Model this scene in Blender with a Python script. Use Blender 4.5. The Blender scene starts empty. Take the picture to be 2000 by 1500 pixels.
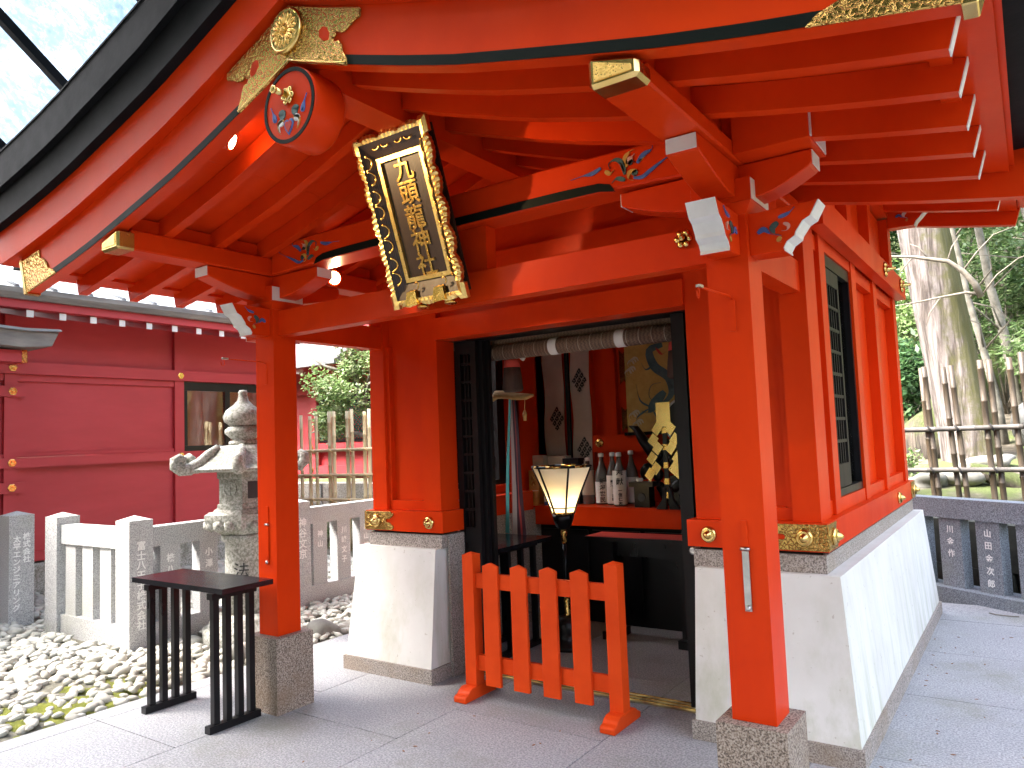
import bpy, bmesh, math, random
import numpy as np
from mathutils import Vector, Matrix
random.seed(7); rng = np.random.default_rng(7)
S = bpy.context.scene; COL = S.collection
rad = math.radians
# ------------------------------------------------------------------ camera
def cam_axes(y, p, r):
    cy, sy, cp, sp = math.cos(y), math.sin(y), math.cos(p), math.sin(p)
    f = Vector((-sy*cp, cy*cp, sp)); rt = Vector((cy, sy, 0)); up = rt.cross(f)
    c, s = math.cos(r), math.sin(r)
    return c*rt + s*up, -s*rt + c*up, f
_r, _u, _f = cam_axes(rad(34.5568), rad(4.1748), rad(-2.2167))
cam = bpy.data.objects.new('camera', bpy.data.cameras.new('camera')); COL.objects.link(cam)
cam.matrix_world = Matrix(((_r.x, _u.x, -_f.x, 2.41), (_r.y, _u.y, -_f.y, 0.0), (_r.z, _u.z, -_f.z, 1.55), (0, 0, 0, 1)))
cam.data.lens = 26.49; cam.data.sensor_width = 36; cam.data.clip_start = 0.05; cam.data.clip_end = 600
S.camera = cam
# ------------------------------------------------------------------ sky, sun, exposure
W = bpy.data.worlds.new('World'); S.world = W; W.use_nodes = True
wn = W.node_tree.nodes; wl_ = W.node_tree.links; wn.clear()
SUN_EL, SUN_AZ = rad(52), rad(224)          # azimuth measured clockwise from +y
sky = wn.new('ShaderNodeTexSky'); sky.sky_type = 'NISHITA'; sky.sun_disc = False
sky.sun_elevation = SUN_EL; sky.sun_rotation = SUN_AZ; sky.air_density = 1.0; sky.dust_density = 5.0; sky.ozone_density = 1.0
bg = wn.new('ShaderNodeBackground'); bg.inputs['Strength'].default_value = 0.15
wo = wn.new('ShaderNodeOutputWorld'); hs_ = wn.new('ShaderNodeHueSaturation'); hs_.inputs['Saturation'].default_value = .62; wl_.new(sky.outputs[0], hs_.inputs['Color']); wl_.new(hs_.outputs[0], bg.inputs[0]); wl_.new(bg.outputs[0], wo.inputs[0])
sun = bpy.data.objects.new('sun', bpy.data.lights.new('sun', 'SUN')); COL.objects.link(sun)
sun.data.energy = 1.5; sun.data.angle = rad(22); sun.data.color = (1.0, 0.95, 0.88)
_sd = Vector((math.sin(SUN_AZ)*math.cos(SUN_EL), math.cos(SUN_AZ)*math.cos(SUN_EL), math.sin(SUN_EL)))
sun.rotation_euler = _sd.to_track_quat('Z', 'Y').to_euler(); sun.location = _sd*20
S.view_settings.view_transform = 'Standard'; S.view_settings.look = 'None'; S.view_settings.gamma = 1.0
S.view_settings.exposure = 3.65; S.view_settings.use_curve_mapping = False
S.cycles.max_bounces = 10; S.cycles.diffuse_bounces = 6; S.cycles.glossy_bounces = 4; S.cycles.transmission_bounces = 8
S.cycles.transparent_max_bounces = 16; S.cycles.caustics_reflective = False; S.cycles.caustics_refractive = False
S.cycles.sample_clamp_indirect = 6.0
# ------------------------------------------------------------------ materials
MATS = {}
def nodemat(name):
    m = bpy.data.materials.new(name); m.use_nodes = True
    nt = m.node_tree; b = nt.nodes['Principled BSDF']; MATS[name] = m
    return m, nt, b
def tex_noise(nt, scale, detail=4, rough=.55, vec=None, dist=0):
    n = nt.nodes.new('ShaderNodeTexNoise'); n.inputs['Scale'].default_value = scale; n.inputs['Detail'].default_value = detail
    n.inputs['Roughness'].default_value = rough; n.inputs['Distortion'].default_value = dist
    if vec is not None: nt.links.new(vec, n.inputs['Vector'])
    return n
def ramp(nt, fac, stops):
    r = nt.nodes.new('ShaderNodeValToRGB'); nt.links.new(fac, r.inputs[0]); e = r.color_ramp.elements
    while len(e) < len(stops): e.new(.5)
    for el, (p, c) in zip(e, stops): el.position = p; el.color = (c[0], c[1], c[2], 1)
    return r
def objcoord(nt, scale=(1, 1, 1)):
    c = nt.nodes.new('ShaderNodeTexCoord'); mp = nt.nodes.new('ShaderNodeMapping'); mp.inputs['Scale'].default_value = scale
    nt.links.new(c.outputs['Object'], mp.inputs['Vector']); return mp.outputs[0]
def mixc(nt, fac, a, b):
    m = nt.nodes.new('ShaderNodeMix'); m.data_type = 'RGBA'
    for inp, v in ((m.inputs[0], fac), (m.inputs[6], a), (m.inputs[7], b)):
        if hasattr(v, 'is_output'): nt.links.new(v, inp)
        elif isinstance(v, (tuple, list)): inp.default_value = (*v, 1)
        else: inp.default_value = v
    return m.outputs[2]
def bump(nt, b, h, strength=.2, dist=.01):
    n = nt.nodes.new('ShaderNodeBump'); n.inputs['Strength'].default_value = strength; n.inputs['Distance'].default_value = dist
    nt.links.new(h, n.inputs['Height']); nt.links.new(n.outputs[0], b.inputs['Normal'])
def paint(name, c1, c2, rough=.4, metal=0, nscale=3, bscale=60, bstr=.05, stretch=(1, 1, 1), spec=.5, roughvar=.08):
    m, nt, b = nodemat(name); v = objcoord(nt, stretch)
    n = tex_noise(nt, nscale, 6, .6, v); r = ramp(nt, n.outputs[0], ((.3, c1), (.72, c2)))
    nt.links.new(r.outputs[0], b.inputs['Base Color']); b.inputs['Metallic'].default_value = metal
    b.inputs['Specular IOR Level'].default_value = spec
    mr = nt.nodes.new('ShaderNodeMapRange'); nt.links.new(tex_noise(nt, nscale*2.3, 3, .5, v).outputs[0], mr.inputs[0])
    mr.inputs[3].default_value = rough-roughvar; mr.inputs[4].default_value = rough+roughvar; nt.links.new(mr.outputs[0], b.inputs['Roughness'])
    if bstr: bump(nt, b, tex_noise(nt, bscale, 3, .6, v).outputs[0], bstr, .004)
    return m
def speckle(name, dark, mid, light, scale, rough=.75, big=None, bstr=.15, stain=None, stain_scale=1.5):
    m, nt, b = nodemat(name); v = objcoord(nt)
    n = tex_noise(nt, scale, 2, .7, v); r = ramp(nt, n.outputs[0], ((.38, dark), (.5, mid), (.62, light)))
    out = r.outputs[0]
    n2 = tex_noise(nt, 2.2, 5, .6, v); out = mixc(nt, mapr(nt, n2.outputs[0], .35, .7, 0, .35), out, tuple(.62*x for x in mid))
    if stain:
        n3 = tex_noise(nt, stain_scale, 6, .65, v); out = mixc(nt, mapr(nt, n3.outputs[0], .52, .72, 0, .7), out, stain)
    nt.links.new(out, b.inputs['Base Color']); b.inputs['Roughness'].default_value = rough
    if bstr: bump(nt, b, n.outputs[0], bstr, .003)
    return m
def mapr(nt, v, a, b, c, d):
    m = nt.nodes.new('ShaderNodeMapRange'); nt.links.new(v, m.inputs[0])
    for i, x in enumerate((a, b, c, d)): m.inputs[i+1].default_value = x
    return m.outputs[0]
paint('vermilion', (.53, .028, .0026), (.66, .044, .0042), .34, nscale=2.1, bscale=60, bstr=.06, stretch=(1, 1, .5), spec=.10)
paint('vermilion_worn', (.60, .048, .005), (.70, .066, .008), .5, nscale=5, bscale=90, bstr=.12, spec=.12)
paint('maroon', (.38, .027, .034), (.46, .038, .047), .55, nscale=1.2, bscale=30, bstr=.06, stretch=(1, 1, 4))
paint('white_paint', (.62, .60, .58), (.74, .72, .70), .55, nscale=9, bscale=70, bstr=.08)
paint('black_lacquer', (.004, .004, .005), (.008, .007, .008), .3, nscale=4, bscale=40, bstr=.05, stretch=(1, 1, .3), spec=.28)
paint('lacquer_gloss', (.005, .005, .007), (.010, .009, .012), .2, nscale=4, bscale=20, bstr=.04, spec=.6)
paint('black_wood', (.005, .004, .005), (.011, .009, .009), .45, nscale=5, bscale=60, bstr=.1, stretch=(1, 1, .2), spec=.2)
paint('green_black', (.003, .006, .005), (.006, .010, .008), .5, nscale=5, bscale=60, bstr=.05, spec=.08)
paint('roof_black', (.004, .004, .005), (.009, .009, .010), .62, nscale=6, bscale=40, bstr=.15, spec=.08)
paint('roof_grey', (.16, .17, .18), (.30, .31, .33), .4, nscale=3, bscale=30, bstr=.2, stretch=(1, .15, 1))
paint('roof_edge_grey', (.10, .09, .085), (.24, .22, .20), .65, nscale=14, bscale=40, bstr=.3, stretch=(1, .2, 1))
paint('gold', (.62, .36, .085), (.80, .52, .16), .26, metal=1, nscale=20, bscale=60, bstr=.12, roughvar=.1)
paint('gold_leaf', (.80, .52, .15), (.92, .68, .26), .30, metal=1, nscale=30, bscale=220, bstr=.35)
paint('brass_plain', (.60, .40, .12), (.72, .52, .20), .24, metal=1, nscale=8, bscale=30, bstr=.04)
paint('steel', (.42, .41, .40), (.55, .54, .52), .35, metal=1, nscale=20, bscale=80, bstr=.1)
paint('iron_dark', (.05, .045, .04), (.10, .085, .075), .5, metal=.8, nscale=20, bscale=80, bstr=.2)
paint('blue_paint', (.030, .075, .26), (.06, .13, .36), .5, nscale=30, bstr=.05)
paint('ochre_paint', (.42, .21, .03), (.55, .30, .06), .5, nscale=30, bstr=.05)
paint('teal_paint', (.02, .06, .06), (.05, .11, .10), .5, nscale=30, bstr=.05)
paint('pink_paint', (.55, .28, .22), (.65, .36, .30), .5, nscale=30, bstr=.05)
paint('paper_white', (.70, .67, .62), (.78, .75, .70), .8, nscale=15, bscale=120, bstr=.08)
paint('carved_white', (.72, .72, .70), (.80, .80, .78), .8, nscale=40, bstr=.1)
paint('ink', (.010, .010, .012), (.02, .02, .02), .6, nscale=20, bstr=0)
paint('cloth_beige', (.44, .37, .31), (.54, .46, .39), .85, nscale=6, bscale=150, bstr=.25)
paint('cloth_teal', (.05, .34, .30), (.08, .42, .37), .8, nscale=6, bscale=150, bstr=.2)
paint('cloth_red', (.40, .03, .02), (.50, .05, .03), .8, nscale=6, bscale=150, bstr=.2)
paint('cloth_purple', (.05, .012, .02), (.08, .02, .03), .8, nscale=6, bscale=150, bstr=.2)
paint('tassel_brown', (.035, .015, .010), (.07, .03, .02), .8, nscale=30, bscale=200, bstr=.5, stretch=(1, 1, .1))
paint('straw', (.42, .26, .10), (.55, .36, .16), .8, nscale=30, bscale=120, bstr=.5)
paint('cardboard', (.40, .33, .24), (.50, .43, .32), .8, nscale=6, bstr=.05)
paint('yellow_print', (.60, .42, .05), (.68, .50, .10), .6, nscale=6, bstr=.05)
paint('amber_print', (.38, .12, .02), (.55, .22, .04), .4, nscale=12, bstr=.05)
paint('ivory', (.55, .52, .46), (.64, .60, .54), .4, nscale=10, bstr=.05)
paint('scroll_gold_silk', (.40, .24, .05), (.50, .32, .08), .6, nscale=18, bscale=160, bstr=.15)
paint('cloud_print', (.50, .44, .30), (.58, .52, .38), .7, nscale=18, bstr=.05)
paint('dragon_print', (.03, .07, .08), (.06, .12, .12), .6, nscale=30, bstr=.05)
paint('ceramic', (.70, .69, .67), (.76, .75, .73), .15, nscale=6, bstr=0)
paint('bamboo_pale', (.42, .35, .20), (.56, .48, .30), .5, nscale=4, bscale=40, bstr=.12, stretch=(3, 3, .6))
paint('bamboo_dark', (.026, .018, .011), (.085, .06, .034), .55, nscale=5, bscale=40, bstr=.2, stretch=(3, 3, .8))
paint('bamboo_grey', (.055, .05, .045), (.13, .115, .10), .6, nscale=6, bscale=40, bstr=.2)
paint('rope_black', (.012, .011, .010), (.03, .027, .025), .9, nscale=30, bscale=150, bstr=.6)
paint('rock', (.10, .10, .085), (.27, .26, .235), .85, nscale=5, bscale=18, bstr=.6)
paint('shade_dark_stone', (.022, .024, .018), (.06, .062, .048), .9, nscale=8, bscale=24, bstr=.6)
paint('twig', (.10, .085, .065), (.22, .19, .15), .8, nscale=12, bscale=50, bstr=.4)
paint('lichen_bark', (.075, .068, .05), (.22, .20, .165), .85, nscale=9, bscale=30, bstr=.6)
paint('dry_leaf', (.20, .07, .02), (.32, .13, .04), .7, nscale=30, bstr=.1)
paint('orange_wood', (.36, .12, .03), (.46, .18, .05), .4, nscale=3, bscale=30, bstr=.1)
paint('green_lattice', (.012, .09, .055), (.02, .13, .08), .5, nscale=5, bstr=.05)
speckle('granite', (.10, .082, .072), (.31, .262, .23), (.47, .42, .38), 130, stain=(.24, .17, .11), stain_scale=1.7)
speckle('granite_brown', (.065, .046, .034), (.27, .20, .15), (.42, .35, .29), 120, stain=(.22, .14, .08), stain_scale=2.2)
speckle('granite_pale', (.22, .22, .23), (.42, .42, .42), (.58, .58, .58), 120, bstr=.25, stain=(.34, .34, .27), stain_scale=1.3)
speckle('granite_blue', (.09, .105, .125), (.19, .215, .245), (.31, .34, .37), 110, bstr=.25, stain=(.19, .21, .18))
speckle('paving', (.21, .212, .222), (.32, .322, .335), (.46, .46, .47), 95, rough=.62, bstr=.12, stain=(.20, .205, .15), stain_scale=1.3)
speckle('weathered_stone', (.19, .185, .155), (.33, .325, .29), (.46, .45, .42), 48, rough=.9, bstr=.7, stain=(.13, .125, .075), stain_scale=4.5)
def m_plaster():
    m, nt, b = nodemat('plaster'); v = objcoord(nt)
    base = ramp(nt, tex_noise(nt, 2.0, 6, .6, v).outputs[0], ((.3, (.58, .555, .52)), (.7, (.69, .67, .64))))
    st = tex_noise(nt, 3.2, 7, .7, objcoord(nt, (1, 3.2, .35)))
    sep = nt.nodes.new('ShaderNodeSeparateXYZ'); nt.links.new(v, sep.inputs[0])
    low = mapr(nt, sep.outputs[2], .02, .85, 1, .15)
    mul = nt.nodes.new('ShaderNodeMath'); mul.operation = 'MULTIPLY'; nt.links.new(mapr(nt, st.outputs[0], .46, .70, 0, .8), mul.inputs[0]); nt.links.new(low, mul.inputs[1])
    c = mixc(nt, mul.outputs[0], base.outputs[0], (.33, .35, .20))
    sp = tex_noise(nt, 38, 2, .5, v); c = mixc(nt, mapr(nt, sp.outputs[0], .70, .74, 0, .5), c, (.30, .24, .17))
    nt.links.new(c, b.inputs['Base Color']); b.inputs['Roughness'].default_value = .8
    bump(nt, b, tex_noise(nt, 45, 4, .6, v).outputs[0], .12, .004)
m_plaster()
def m_grain(name, c1, c2, stretch, scale=6, rough=.5):
    m, nt, b = nodemat(name); v = objcoord(nt, stretch)
    w = nt.nodes.new('ShaderNodeTexWave'); w.inputs['Scale'].default_value = scale; w.inputs['Distortion'].default_value = 6; w.inputs['Detail'].default_value = 3
    nt.links.new(v, w.inputs['Vector']); r = ramp(nt, w.outputs[0], ((.1, c1), (.9, c2)))
    nt.links.new(r.outputs[0], b.inputs['Base Color']); b.inputs['Roughness'].default_value = rough; bump(nt, b, w.outputs[0], .2, .003)
m_grain('plaque_wood', (.012, .005, .003), (.036, .016, .009), (8, 1, .8), 5, .45)
m_grain('blind_wood', (.11, .065, .040), (.20, .12, .075), (1, 1, 14), 12, .7)
def m_emboss():
    m, nt, b = nodemat('gold_emboss'); v = objcoord(nt)
    vo = nt.nodes.new('ShaderNodeTexVoronoi'); vo.feature = 'DISTANCE_TO_EDGE'; vo.inputs['Scale'].default_value = 48
    nn = tex_noise(nt, 20, 3, .6, v); mv = nt.nodes.new('ShaderNodeVectorMath'); mv.operation = 'MULTIPLY_ADD'; mv.inputs[1].default_value = (.05, .05, .05)
    nt.links.new(nn.outputs['Color'], mv.inputs[0]); nt.links.new(v, mv.inputs[2]); nt.links.new(mv.outputs[0], vo.inputs['Vector'])
    h = mapr(nt, vo.outputs['Distance'], 0, .12, 0, 1)
    r = ramp(nt, h, ((.0, (.20, .11, .026)), (.6, (.58, .36, .10)))); nt.links.new(r.outputs[0], b.inputs['Base Color'])
    b.inputs['Metallic'].default_value = 1; b.inputs['Roughness'].default_value = .27; bump(nt, b, h, .9, .006)
m_emboss()
def m_dots():
    m, nt, b = nodemat('gold_dots'); v = objcoord(nt)
    vo = nt.nodes.new('ShaderNodeTexVoronoi'); vo.inputs['Scale'].default_value = 130; nt.links.new(v, vo.inputs['Vector'])
    r = ramp(nt, vo.outputs['Distance'], ((.16, (.05, .05, .02)), (.26, (.82, .55, .17)))); nt.links.new(r.outputs[0], b.inputs['Base Color'])
    b.inputs['Metallic'].default_value = 1; b.inputs['Roughness'].default_value = .38; bump(nt, b, vo.outputs['Distance'], .5, .003)
m_dots()
def m_bark(name, ca, cb, cm, mossdir, mossamt):
    m, nt, b = nodemat(name); v = objcoord(nt, (1, 1, .09))
    n = tex_noise(nt, 13, 8, .7, v, .8); r = ramp(nt, n.outputs[0], ((.33, tuple(.18*x for x in ca)), (.44, ca), (.62, cb)))
    g = nt.nodes.new('ShaderNodeNewGeometry'); d = nt.nodes.new('ShaderNodeVectorMath'); d.operation = 'DOT_PRODUCT'; d.inputs[1].default_value = mossdir
    nt.links.new(g.outputs['Normal'], d.inputs[0]); ad = nt.nodes.new('ShaderNodeMath'); ad.operation = 'MULTIPLY_ADD'; ad.inputs[1].default_value = .55
    nt.links.new(tex_noise(nt, 6, 5, .7, objcoord(nt)).outputs[0], ad.inputs[2]); nt.links.new(d.outputs['Value'], ad.inputs[0])
    c = mixc(nt, mapr(nt, ad.outputs[0], .62, .9, 0, mossamt), r.outputs[0], cm)
    nt.links.new(c, b.inputs['Base Color']); b.inputs['Roughness'].default_value = .9; bump(nt, b, n.outputs[0], .9, .04)
m_bark('cedar_bark', (.060, .046, .038), (.19, .165, .155), (.058, .056, .007), (.95, -.2, .1), .85)
m_bark('mossy_bark', (.045, .035, .026), (.11, .09, .07), (.045, .06, .010), (.2, -.4, .9), .9)
def m_leaf(name, c1, c2, c3, trans=.35, rough=.5):
    m, nt, b = nodemat(name); o = nt.nodes.new('ShaderNodeObjectInfo'); v = objcoord(nt)
    wn_ = nt.nodes.new('ShaderNodeTexWhiteNoise'); wn_.noise_dimensions = '3D'
    sn = nt.nodes.new('ShaderNodeVectorMath'); sn.operation = 'SNAP'; sn.inputs[1].default_value = (.09, .09, .09); nt.links.new(v, sn.inputs[0]); nt.links.new(sn.outputs[0], wn_.inputs['Vector'])
    r = ramp(nt, wn_.outputs['Value'], ((0, c1), (.55, c2), (1, c3))); nt.links.new(r.outputs[0], b.inputs['Base Color']); b.inputs['Roughness'].default_value = rough
    t = nt.nodes.new('ShaderNodeBsdfTranslucent'); nt.links.new(r.outputs[0], t.inputs[0]); mx = nt.nodes.new('ShaderNodeMixShader'); mx.inputs[0].default_value = trans
    nt.links.new(b.outputs[0], mx.inputs[1]); nt.links.new(t.outputs[0], mx.inputs[2]); nt.links.new(mx.outputs[0], nt.nodes['Material Output'].inputs[0])
m_leaf('leaf_dark', (.020, .055, .018), (.045, .11, .035), (.09, .17, .06))
m_leaf('leaf_bamboo', (.05, .10, .03), (.10, .17, .05), (.20, .26, .11))
m_leaf('leaf_bright', (.09, .17, .04), (.18, .27, .09), (.34, .38, .22))
m_leaf('leaf_moss', (.10, .13, .012), (.17, .20, .02), (.26, .24, .04), .2, .9)
def m_ground():
    m, nt, b = nodemat('forest_soil'); v = objcoord(nt)
    a = ramp(nt, tex_noise(nt, 9, 8, .7, v).outputs[0], ((.3, (.03, .024, .016)), (.55, (.09, .075, .055)), (.75, (.20, .18, .15))))
    c = mixc(nt, mapr(nt, tex_noise(nt, .9, 6, .6, v).outputs[0], .47, .58, 0, .9), a.outputs[0], (.062, .085, .016))
    nt.links.new(c, b.inputs['Base Color']); b.inputs['Roughness'].default_value = .95; bump(nt, b, tex_noise(nt, 25, 6, .7, v).outputs[0], .7, .03)
    m, nt, b = nodemat('moss'); v = objcoord(nt)
    a = ramp(nt, tex_noise(nt, 14, 8, .7, v).outputs[0], ((.3, (.07, .085, .012)), (.6, (.20, .21, .025)), (.8, (.30, .25, .05))))
    nt.links.new(a.outputs[0], b.inputs['Base Color']); b.inputs['Roughness'].default_value = 1; bump(nt, b, tex_noise(nt, 90, 6, .7, v).outputs[0], .9, .02)
    m, nt, b = nodemat('gravel_bed'); v = objcoord(nt)
    a = ramp(nt, tex_noise(nt, 26, 6, .7, v).outputs[0], ((.3, (.05, .045, .035)), (.6, (.17, .16, .12)), (.8, (.3, .29, .24))))
    nt.links.new(a.outputs[0], b.inputs['Base Color']); b.inputs['Roughness'].default_value = .95; bump(nt, b, tex_noise(nt, 40, 6, .7, v).outputs[0], .9, .02)
    m, nt, b = nodemat('pebble'); v = objcoord(nt); o = nt.nodes.new('ShaderNodeNewGeometry')
    r = ramp(nt, o.outputs['Random Per Island'], ((0, (.24, .23, .20)), (.35, (.40, .39, .34)), (.7, (.50, .49, .44)), (1, (.36, .33, .27))))
    oi = nt.nodes.new('ShaderNodeObjectInfo'); r2 = ramp(nt, oi.outputs['Random'], ((0, (.26, .25, .22)), (.4, (.42, .41, .36)), (1, (.52, .51, .46))))
    mm = mixc(nt, .5, r.outputs[0], r2.outputs[0]); c = mixc(nt, mapr(nt, tex_noise(nt, 18, 6, .7, v).outputs[0], .5, .75, 0, .5), mm, (.22, .22, .14))
    nt.links.new(c, b.inputs['Base Color']); b.inputs['Roughness'].default_value = .8; bump(nt, b, tex_noise(nt, 60, 5, .6, v).outputs[0], .25, .006)
m_ground()
def m_canopy():
    m, nt, b = nodemat('canopy_sheet'); nt.nodes.remove(b); v = objcoord(nt)
    t = nt.nodes.new('ShaderNodeBsdfTransparent'); d = nt.nodes.new('ShaderNodeBsdfTranslucent'); d.inputs[0].default_value = (.30, .36, .40, 1)
    n1 = tex_noise(nt, 2.6, 9, .78, v, .6); n2 = tex_noise(nt, 22, 4, .7, v)
    r = ramp(nt, n1.outputs[0], ((.34, (.33, .38, .41)), (.5, (.52, .56, .58)), (.64, (.86, .88, .90)))); r2 = ramp(nt, n2.outputs[0], ((.4, (.75, .8, .85)), (.66, (1, 1, 1))))
    mm = nt.nodes.new('ShaderNodeMix'); mm.data_type = 'RGBA'; mm.blend_type = 'MULTIPLY'; mm.inputs[0].default_value = 1; nt.links.new(r.outputs[0], mm.inputs[6]); nt.links.new(r2.outputs[0], mm.inputs[7]); nt.links.new(mm.outputs[2], t.inputs[0])
    mx = nt.nodes.new('ShaderNodeMixShader'); mx.inputs[0].default_value = .3
    nt.links.new(t.outputs[0], mx.inputs[1]); nt.links.new(d.outputs[0], mx.inputs[2]); nt.links.new(mx.outputs[0], nt.nodes['Material Output'].inputs[0])
m_canopy()
def m_pane():
    m, nt, b = nodemat('window_pane'); nt.nodes.remove(b)
    g = nt.nodes.new('ShaderNodeBsdfGlossy'); g.inputs['Roughness'].default_value = .03; t = nt.nodes.new('ShaderNodeBsdfTransparent'); t.inputs[0].default_value = (.82, .85, .84, 1)
    f = nt.nodes.new('ShaderNodeFresnel'); f.inputs[0].default_value = 1.6; mx = nt.nodes.new('ShaderNodeMixShader')
    nt.links.new(f.outputs[0], mx.inputs[0]); nt.links.new(t.outputs[0], mx.inputs[1]); nt.links.new(g.outputs[0], mx.inputs[2]); nt.links.new(mx.outputs[0], nt.nodes['Material Output'].inputs[0])
    m, nt, b = nodemat('bottle_glass'); b.inputs['Base Color'].default_value = (.20, .19, .17, 1); b.inputs['Roughness'].default_value = .12; b.inputs['Transmission Weight'].default_value = .35
    m, nt, b = nodemat('lantern_paper'); nt.nodes.remove(b)
    d = nt.nodes.new('ShaderNodeBsdfDiffuse'); d.inputs[0].default_value = (.8, .76, .68, 1); t = nt.nodes.new('ShaderNodeBsdfTranslucent'); t.inputs[0].default_value = (.90, .80, .60, 1)
    mx = nt.nodes.new('ShaderNodeMixShader'); mx.inputs[0].default_value = .6; nt.links.new(d.outputs[0], mx.inputs[1]); nt.links.new(t.outputs[0], mx.inputs[2]); nt.links.new(mx.outputs[0], nt.nodes['Material Output'].inputs[0])
    for nm, col, st in (('lamp_glow', (1, .78, .45), 5), ('spot_glow', (1, .82, .50), 5)):
        m, nt, b = nodemat(nm); b.inputs['Emission Color'].default_value = (*col, 1); b.inputs['Emission Strength'].default_value = st; b.inputs['Base Color'].default_value = (.8, .7, .5, 1)
m_pane()
# ------------------------------------------------------------------ mesh builder
WL = {}
class B:
    def __init__(s): s.bm = bmesh.new()
    def _bev(s, faces, off, seg=1):
        if off <= 0: return
        es = {e for f in faces for e in f.edges if len(e.link_faces) == 2 and e.calc_face_angle(0) > .4}
        bmesh.ops.bevel(s.bm, geom=list(es), offset=off, segments=seg, affect='EDGES', profile=.5, clamp_overlap=True)
    def hexa(s, v, bev=0):
        vs = [s.bm.verts.new(p) for p in v]
        fs = [s.bm.faces.new([vs[i] for i in q]) for q in ((0, 3, 2, 1), (4, 5, 6, 7), (0, 1, 5, 4), (1, 2, 6, 5), (2, 3, 7, 6), (3, 0, 4, 7))]
        s._bev(fs, bev); return s
    def box(s, x0, x1, y0, y1, z0, z1, bev=.004, M=None):
        v = [(x0, y0, z0), (x1, y0, z0), (x1, y1, z0), (x0, y1, z0), (x0, y0, z1), (x1, y0, z1), (x1, y1, z1), (x0, y1, z1)]
        if M is not None: v = [M @ Vector(p) for p in v]
        return s.hexa(v, bev)
    def frustum(s, b0, b1, z0, z1, bev=0):          # b = (x0,x1,y0,y1)
        (a, b, c, d), (e, f, g, h) = b0, b1
        return s.hexa([(a, c, z0), (b, c, z0), (b, d, z0), (a, d, z0), (e, g, z1), (f, g, z1), (f, h, z1), (e, h, z1)], bev)
    def prism(s, pts, ax, a, b, bev=0, M=None):
        def P(p, t):
            q = {'x': (t, p[0], p[1]), 'y': (p[0], t, p[1]), 'z': (p[0], p[1], t)}[ax]
            return M @ Vector(q) if M is not None else q
        n = len(pts); v0 = [s.bm.verts.new(P(p, a)) for p in pts]; v1 = [s.bm.verts.new(P(p, b)) for p in pts]
        fs = [s.bm.faces.new(v0[::-1]), s.bm.faces.new(v1)] + [s.bm.faces.new((v0[i], v0[(i+1) % n], v1[(i+1) % n], v1[i])) for i in range(n)]
        bmesh.ops.recalc_face_normals(s.bm, faces=fs); s._bev(fs, bev); return s
    def tube(s, pts, rs, n=8, cap=True):
        pts = [Vector(p) for p in pts]; rings = []
        if not hasattr(rs, '__len__'): rs = [rs]*len(pts)
        for i, p in enumerate(pts):
            t = (pts[min(i+1, len(pts)-1)]-pts[max(i-1, 0)]).normalized(); a = t.orthogonal().normalized() if i == 0 else (pa - t*pa.dot(t)).normalized()
            pa = a; c = t.cross(a); rings.append([s.bm.verts.new(p+(a*math.cos(2*math.pi*k/n)+c*math.sin(2*math.pi*k/n))*rs[i]) for k in range(n)])
        for r0, r1 in zip(rings, rings[1:]):
            for k in range(n): f = s.bm.faces.new((r0[k], r0[(k+1) % n], r1[(k+1) % n], r1[k])); f.smooth = True
        if cap: s.bm.faces.new(rings[0][::-1]); s.bm.faces.new(rings[-1])
        return s
    def lathe(s, prof, c, n=24, ax='z', M=None, smooth=True):
        rings = []
        for r, h in prof:
            ring = []
            for k in range(n):
                a = 2*math.pi*k/n; p = {'z': (r*math.cos(a), r*math.sin(a), h), 'y': (r*math.cos(a), h, -r*math.sin(a)), 'x': (h, r*math.cos(a), r*math.sin(a))}[ax]
                p = Vector(p)
                if M is not None: p = M @ p
                ring.append(s.bm.verts.new(p+Vector(c)))
            rings.append(ring)
        for r0, r1 in zip(rings, rings[1:]):
            for k in range(n): f = s.bm.faces.new((r0[k], r0[(k+1) % n], r1[(k+1) % n], r1[k])); f.smooth = smooth
        s.bm.faces.new(rings[0][::-1]); s.bm.faces.new(rings[-1]); return s
    def quad(s, a, b, c, d): s.bm.faces.new([s.bm.verts.new(p) for p in (a, b, c, d)]); return s
    def blob(s, c, rx, ry, rz, seed=0, sub=2, amp=.25, M=None):
        r = bmesh.ops.create_icosphere(s.bm, subdivisions=sub, radius=1); g = np.random.default_rng(seed); ph = g.uniform(0, 6.28, (4, 3)); fr = g.uniform(1, 2.6, (4, 3))
        for v in r['verts']:
            k = 1+amp*sum(math.sin(fr[i][0]*v.co.x+ph[i][0])*math.sin(fr[i][1]*v.co.y+ph[i][1])*math.sin(fr[i][2]*v.co.z+ph[i][2]) for i in range(4))
            p = Vector((v.co.x*rx*k, v.co.y*ry*k, v.co.z*rz*k))
            v.co = (M @ p if M is not None else p)+Vector(c)
        for f in {f for v in r['verts'] for f in v.link_faces}: f.smooth = True
        return s
    def mesh(s, name='m'):
        me = bpy.data.meshes.new(name); bmesh.ops.recalc_face_normals(s.bm, faces=s.bm.faces[:]); s.bm.to_mesh(me); s.bm.free(); return me
    def done(s, name, mat, parent=None): return link(name, s.mesh(name), mat, parent)
def link(name, me, mat=None, parent=None):
    if mat is not None and not me.materials: me.materials.append(MATS[mat])
    o = bpy.data.objects.new(name, me); COL.objects.link(o); WL[o.name] = Vector((0, 0, 0))
    if parent is not None: attach(o, parent)
    return o
def attach(o, parent):
    o.parent = parent; o.matrix_parent_inverse = Matrix.Translation(-WL[parent.name])
def tag(o, label, cat, group=None):
    o['label'] = label; o['category'] = cat
    if group: o['group'] = group
    return o
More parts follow.
